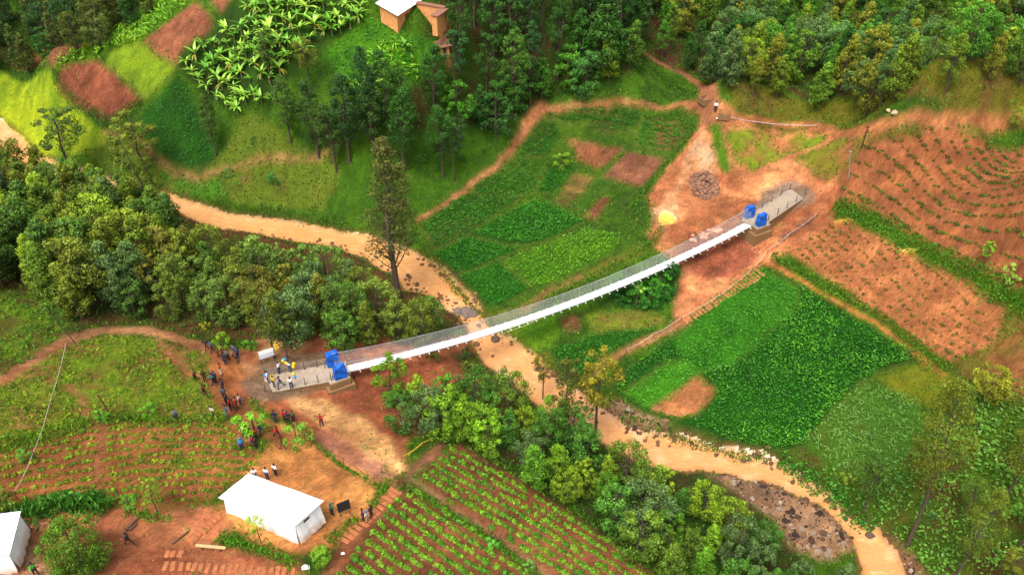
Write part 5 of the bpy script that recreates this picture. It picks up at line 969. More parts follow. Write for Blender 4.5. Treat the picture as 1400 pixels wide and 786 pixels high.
# ---------------- stones
def stone_mesh(seed):
    bm = bmesh.new(); bmesh.ops.create_icosphere(bm, subdivisions=2, radius=1)
    for v in bm.verts: v.co *= 1 + .35 * mnoise.noise(v.co * 1.3 + Vector((seed * 9.1, 0, 0))); v.co.z *= .7
    me = bpy.data.meshes.new('stone'); bm.to_mesh(me); bm.free(); me.materials.append(M_rock); return me
SM = [stone_mesh(i) for i in range(5)]
def stone(x, y, z, s, c, label, cat='stone', group=None):
    o = link('stone', SM[rng.integers(5)], M_rock); o.location = (x, y, z); o.scale = (s * rng.uniform(.8, 1.4), s * rng.uniform(.7, 1.1), s * rng.uniform(.6, 1)); o.rotation_euler = (rng.uniform(-.3, .3), rng.uniform(-.3, .3), rng.uniform(0, 6.3)); o.color = tuple(c) + (1,); return tag(o, label, cat, group)
pc2 = g(963, 253); 
for i in range(190):
    a = rng.uniform(0, 6.28); r_ = math.sqrt(rng.random()); x = pc2.x + 2.2 * r_ * math.cos(a); y = pc2.y + 3.3 * r_ * math.sin(a); c = A(150,108,84) * rng.uniform(.4, 1.1)
    stone(x, y, float(Hat(x, y)) + .5 * (1 - r_) + rng.uniform(0, .08), rng.uniform(.24, .38), c, 'broken brown stone in the heap beside the far bridge end', group='stones heaped beside the far bridge end')
def stoneline(ps, n, s, c, label, group, spread=.4):
    pg = poly(ps); k = len(pg) - 1
    for i in range(n):
        t = rng.random() * k; j = int(t); f = t - j; x, y = pg[j] * (1 - f) + pg[j+1] * f + rng.normal(0, spread, 2); stone(x, y, float(Hat(x, y)) + .05, rng.uniform(*s), np.asarray(c) * rng.uniform(.6, 1.2), label, group=group)
stoneline([(1066, 330), (1085, 317), (1098, 306), (1115, 296)], 45, (.12, .26), A(120,86,70), 'dark broken stone lined up under the tape near the far ramp', 'stones lined up under the tape near the far ramp', .25)
stoneline([(944, 328), (962, 321), (985, 313)], 26, (.25, .42), A(206,150,118), 'pale flat stone set in the slope beside the far end of the deck', 'pale stones set beside the far end of the deck', .3)
stoneline([(1010, 335), (1030, 342), (1042, 345)], 14, (.15, .3), A(180,110,76), 'reddish rock below the plinth of the far tower', 'reddish rocks below the far plinth', .4)
stoneline([(630, 420), (634, 426), (640, 428)], 7, (.5, .95), A(120,104,96), 'grey boulder on the stream edge above the deck', 'grey boulders on the stream edge above the deck', .6)
for px, s, lb in [((677, 464), .7, 'dark boulder in the muddy water just below the deck'), ((558, 377), .4, 'small dark rock in the muddy water near the tall dark tree'), ((738, 505), .45, 'small rock in the muddy water behind the olive tree'), ((1016, 630), .4, 'brown rock in the stream above the gravel bar'), ((1188, 732), .35, 'small rock in the narrow stretch by the leaning tree')]:
    p = g(*px); stone(p.x, p.y, p.z + .05, s, A(96,76,64), lb)
p = g(1223, 155); stone(p.x, p.y, p.z + .1, .6, A(190,164,128), 'large pale boulder on the wooded slope above the dirt track')
p = g(1215, 152); stone(p.x, p.y, p.z + .1, .35, A(200,176,140), 'smaller pale boulder beside the large pale boulder')
for k, dn, lb in [(k_bar1, 7, 'pebbles and cobbles spread over the long gravel bar'), (k_bar2, 7, 'cobbles on the stony bank below the bean field'), (k_bar3, 5, 'cobbles on the narrow stony bank by the leaning tree'), (k_gr1, 1.6, 'loose gravel around the near ramp'), (k_gr2, 1.6, 'loose gravel around the far ramp')]:
    x, y = cell_pts(mk(k), dn); big = (dn > 1.9); V0 = np.array([v.co[:] for v in SM[0].vertices]); F0 = np.array([f.vertices[:] for f in SM[0].polygons]); Vs = []; Fs = []; Cs = []
    bm = bmesh.new(); bmesh.ops.create_icosphere(bm, subdivisions=1, radius=1); V0 = np.array([v.co[:] for v in bm.verts]); F0 = np.array([[v.index for v in f.verts] for f in bm.faces]); bm.free()
    n = len(x); s = (rng.pareto(2.0, n) * .07 + .08).clip(0, .45) if big else rng.uniform(.03, .07, n); V = V0[None] * s[:, None, None] * rng.uniform(.6, 1.4, (n, 1, 3)) * [1, 1, .6] + np.stack([x, y, Hat(x, y) + .02], -1)[:, None]
    V = V * 1.0; F = F0[None] + (np.arange(n) * len(V0))[:, None, None]; c = np.array([A(206,156,118), A(140,108,88), A(100,80,70), A(240,214,186)])[rng.integers(0, 4, n)] * rng.uniform(.7, 1.1, n)[:, None]
    m_ = link('gravel_stones', npmesh('gravel_stones', V.reshape(-1, 3), F.reshape(-1, 3), np.repeat(c, len(V0), 0), smooth=False), M_ground); tag(m_, lb, 'gravel', kind='stuff')
bm = bmesh.new(); bmesh.ops.create_icosphere(bm, subdivisions=1, radius=1); bv = np.array([v.co[:] for v in bm.verts]) * [1.2, .9, .7]; bf = np.array([[v.index for v in f.verts] for f in bm.faces]); bm.free()
def bankstones(ps, n, label):
    pg = poly(ps); k = len(pg) - 1; P3 = []
    for i in range(n): t = rng.random() * k; j = int(t); f = t - j; x, y = pg[j] * (1 - f) + pg[j+1] * f + rng.normal(0, .5, 2); P3.append((x, y, float(Hat(x, y)) + .03))
    ms = [(bv * rng.uniform(.8, 1.2, (len(bv), 1)), bf, np.tile(np.array(A(186,138,104)) * rng.uniform(.5, 1.2), (len(bv), 1))) for _ in range(6)]
    o = merged('bank_stones', label, 'bank stones', P3, ms, (.1, .38), lambda: (1, 1, 1), M_ground)
bankstones(RN[12:24], 90, 'small rocks scattered along the stream bank by the valley plots'); bankstones(RS[9:22], 80, 'small rocks scattered along the wooded stream bank'); bankstones(RN[24:34], 80, 'small rocks scattered along the bank below the largest bean field')
# clods on bare soil
for k, dn, lb in [(f_W, 2.6, 'crumbly orange clods over the wide orange field'), (f_yard1, 1.2, 'loose rubble on the ground around the far bridge end'), (f_yard3, 1.5, 'loose clods on the earthworks by the near bridge end'), (f_yard4, .8, 'loose clods on the trampled ground by the tents'), (f_red1, 1.6, 'dry pale clods on the rounded red plot'), (f_e, 2.5, 'clods on the brown tilled square plot'), (f_d, 1.5, 'clods on the red tilled plot'), (f_X, .8, 'clods between the shrubs on the red-brown slope')]:
    x, y = cell_pts(mk(k), dn); n = len(x); s = rng.uniform(.04, .12, n) * (1 + .6 * (rng.random(n) > .96)); bm = bmesh.new(); bmesh.ops.create_icosphere(bm, subdivisions=1, radius=1); V0 = np.array([v.co[:] for v in bm.verts])[:12]; F0 = np.array([[v.index for v in f.verts] for f in bm.faces]); V0 = np.array([v.co[:] for v in bm.verts]); bm.free()
    V = V0[None] * s[:, None, None] * rng.uniform(.6, 1.5, (n, 1, 3)) * [1, 1, .6] + np.stack([x, y, Hat(x, y) + .01], -1)[:, None]; F = F0[None] + (np.arange(n) * len(V0))[:, None, None]
    bc = col[mk(k)].mean(0); c = bc * rng.uniform(.75, 1.5, n)[:, None]
    tag(link('soil_clods', npmesh('soil_clods', V.reshape(-1, 3), F.reshape(-1, 3), np.repeat(c, len(V0), 0), smooth=False), M_ground), lb, 'soil clods', kind='stuff')
# ---------------- tapes, poles, bits
def line(name, label, cat, ps, h, r, mat, posts=True, mode='px'):
    P_ = [g(*p) for p in ps]; e = empty(name, tuple(P_[0]), label, cat); o = P_[0]; pts_ = []
    for a, b in zip(P_[:-1], P_[1:]):
        L_ = (b - a).length
        for i in range(7):
            t = i / 7; q_ = a.lerp(b, t) + Vector((0, 0, h - .25 * math.sin(math.pi * t) * min(1, h))); q_.z = max(q_.z, float(Hat(q_.x, q_.y)) + .06); pts_.append(tuple(q_ - o))
    q_ = P_[-1] + Vector((0, 0, h)); pts_.append(tuple(q_ - o)); MB().tubes(pts_, r, 4).build('line', mat, e)
    if posts:
        for p in P_: MB().bar(tuple(p - o - Vector((0, 0, .3))), tuple(p - o + Vector((0, 0, h + .1))), .04, 5).build('stake', M_wood, e)
    return e
line('barrier_tape', 'long pale tape hanging down across the potato fields', 'tape', [(94, 478), (72, 560), (50, 628), (24, 682)], 1.0, .032, M_tape)
line('barrier_tape', 'pale tape along the grassy edge of the orange yard', 'tape', [(414, 598), (440, 615), (470, 634), (512, 661)], .9, .02, M_wood)
line('barrier_tape', 'pale tape from the black board up to the earthworks corner', 'tape', [(478, 700), (512, 661), (523, 648)], .9, .02, M_wood)
line('barrier_tape', 'yellow tape across the gap between earthworks and wood', 'tape', [(550, 632), (578, 613), (603, 596)], .9, .05, M_ytape)
line('barrier_tape', 'long pale tape beside the rough stone steps', 'tape', [(1116, 298), (1080, 324), (1049, 348), (1027, 374), (985, 408), (931, 440), (893, 463), (856, 484)], .8, .032, M_tape)
line('rope_fence', 'wire fence edging the tilled plots beside the bare construction ground', 'fence', [(950, 178), (925, 208), (900, 235), (874, 262), (850, 287), (872, 306), (893, 326)], .9, .02, M_wood)
line('barrier_tape', 'slack pale tape hanging near the deck over the grass plot', 'tape', [(692, 461), (740, 441), (790, 414)], .9, .035, M_tape)
line('water_pipe', 'grey pipe lying above the grass beside the far dirt track', 'pipe', [(997, 164), (1040, 171), (1080, 174), (1116, 175)], .45, .05, M_pipe)
def pole(label, base, top, h, mat, r=.07, name='pole', cat='pole'):
    p = g(*base); t = at_z(np.array(top[0], float), np.array(top[1], float), p.z + h); o = empty(name, tuple(p), label, cat); MB().add(*tube([(0, 0, -.4), tuple((Vector(t) - p))], [r * 1.2, r * .8], 6)).build('shaft', mat, o); MB().box(tuple((Vector(t) - p) * .96), (.5, .08, .08)).build('crosspiece', mat, o)
pole('leaning dark wooden pole standing in the potato field', (152, 568), (134, 540), 3.4, M_wood, .09)
pole('thin pale pole at the upper corner of the shrub field', (1161, 243), (1163, 206), 5.0, M_pipe, .06)
pole('dark wooden pole leaning over the far dirt track', (1178, 201), (1187, 173), 4.0, M_wood, .1)
def log(label, a, b, r, mat=M_wood):
    a = g(*a); b = g(*b); c = (a + b) / 2; o = MB().add(*tube([tuple(a - c + Vector((0,0,r))), tuple((b - a) * .1 + Vector((0,0,r*1.2))), tuple(b - c + Vector((0,0,r)))], [r, r * .9, r * .75], 8)).build('log', mat, None, loc=tuple(c)); tag(o, label, 'log')
log('longer bleached log lying by the man in black', (172, 726), (190, 708), .16); log('shorter dark log beside the longer log', (177, 726), (188, 716), .13); log('dark log lying beside the earth steps near the trench', (236, 744), (258, 727), .11)
p = g(273, 750); q_ = g(306, 753); d_ = q_ - p; bn = empty('bench', tuple(p), 'rough plank bench at the top of the earth steps', 'bench'); L_ = d_.length; dn_ = d_.normalized(); sn_ = Vector((-dn_.y, dn_.x, 0))
MB().box(tuple(d_ / 2 + Vector((0, 0, .5))), (L_ + .5, .3, .08), (tuple(dn_), tuple(sn_), (0, 0, 1))).build('seat', M_woodl, bn)
for t in (.12, .88): MB().box(tuple(d_ * t + Vector((0, 0, .1))), (.14, .22, .76), (tuple(dn_), tuple(sn_), (0, 0, 1))).build('leg', M_wood, bn)
p = g(466, 707); q_ = g(477, 704); d_ = q_ - p; bb = empty('blackboard', tuple(p), 'black board on two wooden legs at the corner of the orange yard', 'board'); L_ = max(d_.length, 1.0); dn_ = Vector((d_.x, d_.y, 0)).normalized(); sn_ = Vector((-dn_.y, dn_.x, 0)); bz = Vector((-sn_.x * .15, -sn_.y * .15, 1)) if sn_.y < 0 else Vector((sn_.x * .15, sn_.y * .15, 1))
MB().box(tuple(dn_ * L_ / 2 + bz * 1.2), (1.25, .05, 1.1), (tuple(dn_), tuple(sn_), tuple(bz))).build('panel', M_black, bb)
for t in (.05, .95): MB().box(tuple(dn_ * L_ * t + bz * .8 + sn_ * .06), (.08, .06, 1.9), (tuple(dn_), tuple(sn_), tuple(bz))).build('leg', M_wood, bb)
def pit(label, px, sx, sy, rz):
    p = g(*px); e = empty('brick_pit', tuple(p), label, 'brick pit', rz=rz); mb = MB(); t = .22
    mb.box((0, -sy/2, .1), (sx, t, 1.0)); mb.box((0, sy/2, .1), (sx, t, 1.0)); mb.box((-sx/2 + t/2, 0, .1), (t, sy - t - .01, .99)); mb.box((sx/2 - t/2, 0, .1), (t, sy - t - .01, .99)); mb.build('wall', M_stone, e); MB().box((0, 0, -.2), (sx - 2*t - .01, sy - t - .02, .2)).build('floor', M_inside, e)
pit('square brick pit beside the path junction nearest the trees', (965, 138), 2.0, 1.7, .4); pit('square brick pit just below the man in white on the path junction', (990, 158), 1.8, 1.7, -.3)
def sack(label, px, s, c=(.75, .75, .72)):
    p = g(*px); o = link('sack', SM[1], M_rock); o.location = p + Vector((0, 0, .12)); o.scale = (s, s * .7, s * .4); o.color = (*c, 1); tag(o, label, 'sack')
sack('white sack lying on the red ground near the small green sapling', (418, 776), .42, (.5, .48, .42)); sack('small white sack at the feet of the path junction', (982, 163), .35); sack('crumpled black tarp on the ground beside the small tent', (33, 726), .7, (.02, .02, .02)); sack('small white bag on the stepped path edge', (469, 757), .2)
# ------------------------------------------------------------------ people
def skinmesh(name, verts, edges, radii, sub=1, root=0):
    me = bpy.data.meshes.new(name); me.from_pydata(verts, edges, []); o = bpy.data.objects.new(name, me); COL.objects.link(o); m = o.modifiers.new('s', 'SKIN'); m.use_smooth_shade = True; m.branch_smoothing = .6
    for i, r in enumerate(radii): v = me.skin_vertices[0].data[i]; v.radius = r if isinstance(r, tuple) else (r, r); v.use_root = (i == root)
    if sub: s = o.modifiers.new('d', 'SUBSURF'); s.levels = sub; s.render_levels = sub
    dg = bpy.context.evaluated_depsgraph_get(); out = bpy.data.meshes.new_from_object(o.evaluated_get(dg)); bpy.data.objects.remove(o); out.name = name; return out
class SK:
    def __init__(s): s.v = []; s.e = []; s.r = []
    def p(s, co, r, par=None): s.v.append(tuple(co)); s.r.append(r); i = len(s.v) - 1; (par is not None) and s.e.append((par, i)); return i
    def mesh(s, n, sub=1): return skinmesh(n, s.v, s.e, s.r, sub)
POSES = {  # elbow, wrist (right side; mirrored unless second given), knee, ankle pairs, lean
 'stand': dict(ar=[(.24,-.02,1.15),(.25,.05,.92)], al=[(-.24,-.02,1.15),(-.24,.06,.92)], kr=(.10,.02,.50), fr=(.10,0,.09), kl=(-.10,.02,.50), fl=(-.11,0,.09)),
 'walk': dict(ar=[(.23,.10,1.17),(.22,.25,1.0)], al=[(-.23,-.12,1.17),(-.23,-.16,.93)], kr=(.10,-.02,.50), fr=(.10,-.30,.14), kl=(-.10,.16,.52), fl=(-.10,.26,.09)),
 'phone': dict(ar=[(.23,.08,1.15),(.08,.26,1.32)], al=[(-.23,.08,1.15),(-.08,.26,1.30)], kr=(.11,.02,.50), fr=(.12,0,.09), kl=(-.11,.0,.50), fl=(-.12,-.04,.09)),
 'raise': dict(ar=[(.40,.02,1.45),(.58,.05,1.62)], al=[(-.40,.02,1.45),(-.58,.05,1.62)], kr=(.12,.02,.50), fr=(.14,0,.09), kl=(-.12,.02,.50), fl=(-.14,0,.09)),
 'carry': dict(ar=[(.22,.10,1.14),(.12,.30,1.08)], al=[(-.24,-.02,1.15),(-.26,.04,.92)], kr=(.10,.06,.50), fr=(.10,.04,.09), kl=(-.10,-.03,.50), fl=(-.11,-.12,.10)),
 'stride': dict(ar=[(.26,.16,1.20),(.30,.38,1.12)], al=[(-.28,-.14,1.18),(-.40,-.30,1.10)], kr=(.12,-.16,.52), fr=(.14,-.50,.16), kl=(-.10,.20,.52), fl=(-.12,.30,.09)),
}
def lerp(a, b, t): return tuple(np.array(a) * (1 - t) + np.array(b) * t)
PM = {}
for nm, q in POSES.items():
    s = SK(); pel = s.p((0, 0, .95), (.14, .10)); w = s.p((0, .01, 1.1), (.12, .09), pel); ch = s.p((0, .0, 1.3), (.15, .105), w); nb_ = s.p((0, -.005, 1.44), (.08, .065), ch); nk = s.p((0, .01, 1.51), .047, nb_); hd = s.p((0, .03, 1.575), (.068, .08), nk); ht = s.p((0, .02, 1.65), (.075, .09), hd); s.p((0, .01, 1.70), (.045, .055), ht); s.p((0, .125, 1.59), .012, hd)
    for sd, A_, k_, f_ in ((1, q['ar'], q['kr'], q['fr']), (-1, q['al'], q['kl'], q['fl'])):
        sh = s.p((sd * .165, 0, 1.40), .055, ch); el = s.p(A_[0], .040, sh); wr = s.p(A_[1], .026, el); d = unit((np.array(A_[1]) - np.array(A_[0]))[None])[0]; pm = s.p(tuple(np.array(A_[1]) + d * .07), (.034, .018), wr); side = unit(np.cross(d, [0, 1, .2])[None])[0]; cur = np.cross(side, d)
        for j, (of, ln) in enumerate(((-.027, .065), (-.009, .078), (.009, .074), (.027, .058))):
            a = s.p(tuple(np.array(A_[1]) + d * .11 + side * of), .0095, pm); s.p(tuple(np.array(A_[1]) + d * (.11 + ln * .8) + side * of * 1.2 + cur * .03), .008, a)
        th = s.p(tuple(np.array(A_[1]) + d * .05 + side * .045 + cur * .02), .011, wr); s.p(tuple(np.array(A_[1]) + d * .085 + side * .06 + cur * .035), .009, th)
        hp_ = s.p((sd * .09, 0, .88), .088, pel); kn = s.p(k_, .058, hp_); cf = s.p(lerp(k_, f_, .35), .055, kn); an = s.p(f_, .038, cf); s.p((f_[0], f_[1] + .14, f_[2] - .05), (.042, .028), an)
    body = s.mesh('body', 1)
    bm = bmesh.new(); bm.from_mesh(body)
    for x in (-.032, .032):
        r_ = bmesh.ops.create_icosphere(bm, subdivisions=1, radius=.012, matrix=Matrix.Translation((x, .108, 1.635)))
        for v in r_['verts']:
            for f in v.link_faces: f.material_index = 1
    for x in (-.08, .08): bmesh.ops.create_icosphere(bm, subdivisions=1, radius=.022, matrix=Matrix.Translation((x, .02, 1.61)) @ Matrix.Diagonal((.4, .8, 1.4, 1)))
    r_ = bmesh.ops.create_cube(bm, size=1, matrix=Matrix.Translation((0, .112, 1.555)) @ Matrix.Diagonal((.045, .01, .012, 1)))
    for v in r_['verts']:
        for f in v.link_faces: f.material_index = 1
    bm.to_mesh(body); bm.free(); body.materials.append(M_skin); body.materials.append(M_hair)
    s = SK(); pel = s.p((0, 0, .92), (.17, .125)); w = s.p((0, .01, 1.1), (.155, .12), pel); ch = s.p((0, 0, 1.3), (.18, .13), w); s.p((0, -.005, 1.43), (.11, .085), ch)
    for sd, A_ in ((1, q['ar']), (-1, q['al'])): sh = s.p((sd * .175, 0, 1.39), .075, ch); el = s.p(A_[0], .062, sh); s.p(lerp(A_[0], A_[1], .75), .05, el)
    shirt = s.mesh('jacket', 1); shirt.materials.append(M_cloth)
    s = SK(); pel = s.p((0, 0, .95), (.155, .115))
    for sd, k_, f_ in ((1, q['kr'], q['fr']), (-1, q['kl'], q['fl'])): h_ = s.p((sd * .09, 0, .86), .105, pel); kn = s.p(k_, .078, h_); s.p(lerp(k_, f_, .9), .062, kn)
    tro = s.mesh('trousers', 1); tro.materials.append(M_cloth)
    bm = bmesh.new(); bmesh.ops.create_icosphere(bm, subdivisions=2, radius=.098, matrix=Matrix.Translation((0, .0, 1.65)) @ Matrix.Diagonal((.95, 1.1, .9, 1))); bmesh.ops.delete(bm, geom=[v for v in bm.verts if v.co.z < 1.6 or (v.co.y > .07 and v.co.z < 1.68)], context='VERTS'); hair = bpy.data.meshes.new('hair'); bm.to_mesh(hair); bm.free(); hair.materials.append(M_hair)
    shoes = []
    for f_ in (q['fr'], q['fl']):
        bm = bmesh.new(); bmesh.ops.create_icosphere(bm, subdivisions=2, radius=1, matrix=Matrix.Translation((f_[0], f_[1] + .05, f_[2] - .04)) @ Matrix.Diagonal((.055, .14, .05, 1)))
        me_ = bpy.data.meshes.new('shoe'); bm.to_mesh(me_); bm.free(); me_.materials.append(M_cloth); shoes.append(me_)
    PM[nm] = (body, shirt, tro, hair, shoes[0], shoes[1])
for ms in PM.values():
    for m_ in ms: m_.polygons.foreach_set('use_smooth', [True] * len(m_.polygons))
bm = bmesh.new(); bmesh.ops.create_icosphere(bm, subdivisions=3, radius=.115, matrix=Matrix.Translation((0, .01, 1.64)) @ Matrix.Diagonal((.95, 1.05, 1.1, 1))); bmesh.ops.delete(bm, geom=[v for v in bm.verts if v.co.y > .06 and v.co.z < 1.70], context='VERTS'); HOOD = bpy.data.meshes.new('hood'); bm.to_mesh(HOOD); bm.free(); HOOD.materials.append(M_cloth)
CC = dict(white=(.8,.8,.8), black=(.02,.02,.022), navy=A(30,40,80), red=A(200,30,30), maroon=A(110,30,36), grey=A(120,124,130), blue=A(50,110,200), lblue=A(40,150,220), teal=A(20,130,120), green=A(60,200,60), orange=A(226,100,30), yellow=A(240,196,20), pink=A(220,60,100), beige=A(206,176,140), brown=A(130,90,60), olive=A(90,96,50), slate=A(80,96,116), purple=A(70,50,100), jeans=A(50,70,110), cream=A(226,210,190), dark=A(40,36,40))
def person(px, top, bot, pose, face, label, sc_=1.0, hood=None, zref=None, hat=None):
    p = g(*px) if zref is None else Vector(azp(px[0], px[1], zref))
    e = empty('person', tuple(p + Vector((0, 0, .0))), label, 'person'); e.rotation_euler[2] = face; s = 1.06 * sc_; e.scale = (s, s, s); b, sh, tr, ha, s1_, s2_ = PM[pose]
    link('body', b, None, e); o = link('jacket', sh, None, e); o.color = (*CC[top], 1); o = link('trousers', tr, None, e); o.color = (*CC[bot], 1); 
    for so_ in (s1_, s2_): o = link('shoe', so_, None, e); o.color = (.03, .025, .02, 1)
    if hood: o = link('hood', HOOD, None, e); o.color = (*CC[hood], 1)
    else: link('hair', ha, None, e)
PEOPLE = [
 ((283,478),'dark','maroon','walk',2.6,'person in a dark jacket at the head of the queue on the dirt road'),
 ((291,481),'slate','black','walk',2.4,'second walker on the dirt road, in a slate jacket and black trousers'),
 ((299,488),'olive','dark','stand',2.0,'person in an olive top walking alone between two clusters on the road',.85),
 ((306,493),'maroon','black','stand',1.6,'person in a maroon top on the uphill edge of the road cluster'),
 ((313,493),'grey','dark','carry',.5,'person in grey in the middle of the road cluster'),
 ((309,498),'black','navy','stand',3.0,'person all in dark clothes at the low side of the road cluster'),
 ((321,485),'grey','jeans','walk',-1.0,'person in a grey top and jeans next to the round bush on the road'),
 ((326,489),'slate','navy','stand',-2.0,'person in a slate jacket and navy trousers beside the low leafy bush'),
 ((325,497),'dark','brown','stand',.2,'person in a dark top and brown trousers on the downhill side of the road cluster',.8),
 ((303,512),'orange','cream','carry',1.0,'person in a bright orange top walking down from the road cluster'),
 ((281,522),'dark','black','stand',.4,'person in black standing on the narrow footpath of the potato field'),
 ((292,526),'teal','dark','walk',-.6,'person in a teal jacket on the trampled track'),
 ((295,523),'purple','black','stand',-.2,'person in a purple top shoulder to shoulder with the teal jacket'),
 ((268,520),'brown','dark','stand',1.0,'person in a brown top half hidden in the weeds by the footpath',.9),
 ((306,534),'navy','black','stand',-1.2,'person in navy standing in the open on the trampled track'),
 ((281,542),'maroon','dark','walk',.8,'person in a maroon top and dark trousers at the potato field edge'),
 ((307,545),'slate','dark','stand',-.4,'person in a slate top between the navy figure and the red group'),
 ((311,554),'dark','black','stand',1.4,'person in dark clothes at the upper end of the red-clad group'),
 ((316,560),'red','dark','stand',1.5,'person in a red top at the front of the red-clad group'),
 ((320,562),'maroon','black','walk',1.7,'person in a maroon top and black trousers within the red-clad group'),
 ((324,558),'red','maroon','stand',-1.2,'person in red top and maroon trousers within the red-clad group'),
 ((329,553),'cream','slate','stand',-1.8,'person in a cream top beside the bright green bushy shrub',.9),
 ((311,570),'slate','grey','stand',2.6,'person in a slate top and grey trousers in front of the red-clad group'),
 ((292,570),'cream','olive','stand',2.8,'person in a cream top standing among potato plants',.9),
 ((242,575),'grey','navy','stand',-2.6,'lone person in grey on the grassy bank of the potato field'),
 ((377,577),'navy','purple','stand',3.0,'person in navy and purple a few steps from the three above the light green shrub'),
 ((390,576),'red','dark','stand',2.6,'person in a red top beside two companions above the light green shrub'),
 ((395,578),'navy','black','stand',2.8,'person in a navy jacket in the middle of three by the light green shrub'),
 ((402,577),'olive','dark','stand',3.2,'person in an olive top closest behind the light green shrub'),
 ((440,582),'red','maroon','raise',3.3,'person in red with both arms spread alone on the earthworks'),
 ((380,598),'red','black','stride',-2.2,'person in a red jacket and black trousers striding into the orange yard'),
 ((386,614),'brown','brown','walk',-1.9,'person in brown walking at the upper end of the orange yard'),
 ((357,595),'navy','slate','stand',2.5,'person in navy standing behind the cluster at the red field corner'),
 ((333,596),'beige','dark','stand',2.0,'person in a beige top at the back of the red field corner cluster'),
 ((341,594),'maroon','dark','stand',2.4,'person in a maroon top behind the red jacket at the red field corner'),
 ((350,601),'red','dark','stand',-2.6,'person in a red jacket in the red field corner cluster'),
 ((346,611),'pink','black','walk',-2.4,'person in a pink jacket and black trousers at the red field corner'),
 ((332,615),'lblue','navy','stand',-2.5,'person in a light blue hooded coat at the red field corner',1,'lblue'),
 ((351,612),'dark','dark','stand',-2.2,'person all in dark brown next to the pink jacket',.85),
 ((366,655),'white','jeans','stand',-.3,'middle one of the people in white shirts behind the big tent, in jeans'),
 ((377.5,650),'white','black','stand',-.5,'person in a white shirt and black trousers with hands down in the orange yard'),
 ((350,656),'white','jeans','stand',.3,'person in a white shirt mostly hidden by the big tent roof'),
 ((454.5,704),'teal','black','phone',-.6,'person in a hooded teal jacket holding a phone beside the black board',1,'teal'),
 ((497,711),'purple','dark','stand',1.9,'person in a purple top on the stepped path'),
 ((502.5,713),'cream','beige','stand',1.0,'person in cream wearing a blue hood on the stepped path',.9,'blue'),
 ((508,706),'black','black','stand',-2.0,'person all in black on the stepped path'),
 ((977.5,154),'white','black','stand',2.7,'person in a white shirt on the path junction near the brick pits',1.1),
 ((177.5,745),'black','black','stride',1.2,'person dressed in black bending away from the two logs'),
 ((51,786),'green','black','walk',.9,'person in a bright green shirt between the small tent and the round tree'),
]
for t in PEOPLE: person(*t)
for t in [((383,510),'white','jeans','stand',1.3,'person in a white shirt and jeans at the upper railing of the near ramp'), ((396,508),'white','slate','carry',-1.2,'person in a white shirt holding balloons at the upper railing'), ((399,531),'white','jeans','phone',.4,'person in a white shirt alone on the lower side of the near ramp'), ((367,523),'white','maroon','stand',-1.3,'person in a white top and maroon skirt at the end of the near ramp'), ((375,529),'yellow','black','stand',-.8,'person in a yellow top and black trousers on the near ramp'), ((384,530),'black','slate','stride',2.0,'person in a black jacket striding on the near ramp')]: person(*t, zref=.62)
def balloon(px, z, c, label):
    p = azp(px[0], px[1], z); e = empty('balloon', tuple(p), label, 'balloon'); bm = bmesh.new(); bmesh.ops.create_uvsphere(bm, u_segments=16, v_segments=10, radius=.2)
    for v in bm.verts:
        if v.co.z < 0: v.co.x *= 1 + v.co.z * .9; v.co.y *= 1 + v.co.z * .9; v.co.z *= 1.25
    me = bpy.data.meshes.new('skin'); bm.to_mesh(me); bm.free(); me.polygons.foreach_set('use_smooth', [True] * len(me.polygons)); o = link('envelope', me, M_ball, e); o.color = (*CC[c], 1); MB().bar((0, 0, -.25), (.05, 0, -.8), .008, 4).build('string', M_tape, e)
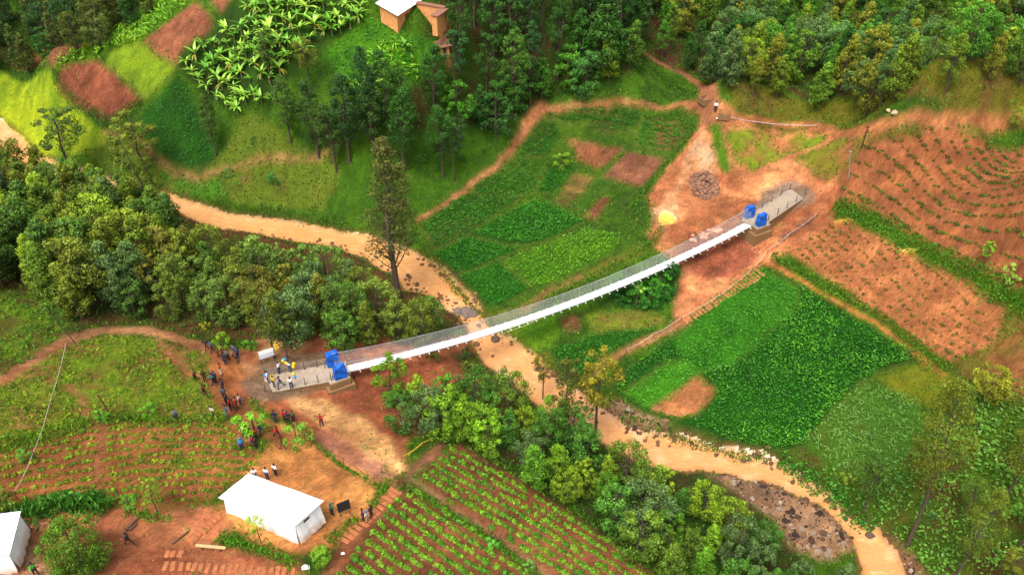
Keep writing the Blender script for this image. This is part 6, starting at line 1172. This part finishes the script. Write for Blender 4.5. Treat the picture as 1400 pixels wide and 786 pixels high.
for px, z, c, lb in [((387,493),2.1,'yellow','yellow balloon between the two white shirts at the upper railing'), ((389,491),2.4,'lblue','light blue balloon above the yellow one at the upper railing'), ((391,496),1.9,'yellow','lower yellow balloon beside the two white shirts'), ((401.5,497),2.2,'yellow','yellow balloon held outside the upper railing'), ((401,501),1.9,'yellow','second yellow balloon just under the one held outside the railing'), ((401,511),2.4,'yellow','yellow balloon over the shoulder of the lone white shirt'), ((403,515),2.1,'lblue','light blue balloon beside the lone white shirt'), ((363,513),1.9,'lblue','light blue balloon at the end of the near ramp'), ((372,514),2.0,'yellow','yellow balloon over the person in yellow')]: balloon(px, z, c, lb)
# ------------------------------------------------------------------ light, sky, camera
w = bpy.data.worlds.new('World'); sc.world = w; w.use_nodes = True; nt = w.node_tree
bg = nt.nodes['Background']; sky = nt.nodes.new('ShaderNodeTexSky'); sky.sky_type = 'NISHITA'; sky.sun_disc = False
SEL, SAZ = R(62), R(205)
sky.sun_elevation = SEL; sky.sun_rotation = SAZ; sky.dust_density = 6.0; sky.air_density = 1.0; sky.ozone_density = 0.4
hs = nt.nodes.new('ShaderNodeHueSaturation'); hs.inputs['Saturation'].default_value = .35; hs.inputs['Value'].default_value = 1.75; nt.links.new(sky.outputs[0], hs.inputs['Color']); nt.links.new(hs.outputs[0], bg.inputs[0]); bg.inputs[1].default_value = 0.15
sl = bpy.data.lights.new('sun', 'SUN'); so = bpy.data.objects.new('sun', sl); COL.objects.link(so)
sl.energy = 3.3; sl.angle = R(24); sl.color = (1, .95, .87)
dv = Vector((math.sin(SAZ) * math.cos(SEL), math.cos(SAZ) * math.cos(SEL), math.sin(SEL)))
so.rotation_euler = dv.to_track_quat('Z', 'Y').to_euler()
cam = bpy.data.cameras.new('camera'); co = bpy.data.objects.new('camera', cam); COL.objects.link(co); sc.camera = co
co.location = (0, 0, CZ); co.rotation_euler = (math.pi / 2 - PITCH, 0, 0)
cam.sensor_fit = 'HORIZONTAL'; cam.sensor_width = 36; cam.lens = 36 * FPX / 1400; cam.clip_end = 2000; cam.clip_start = .5
sc.view_settings.view_transform = 'Standard'; sc.view_settings.look = 'None'; sc.view_settings.exposure = 0; sc.view_settings.gamma = 1
sc.cycles.max_bounces = 6; sc.cycles.transparent_max_bounces = 12; sc.cycles.diffuse_bounces = 3
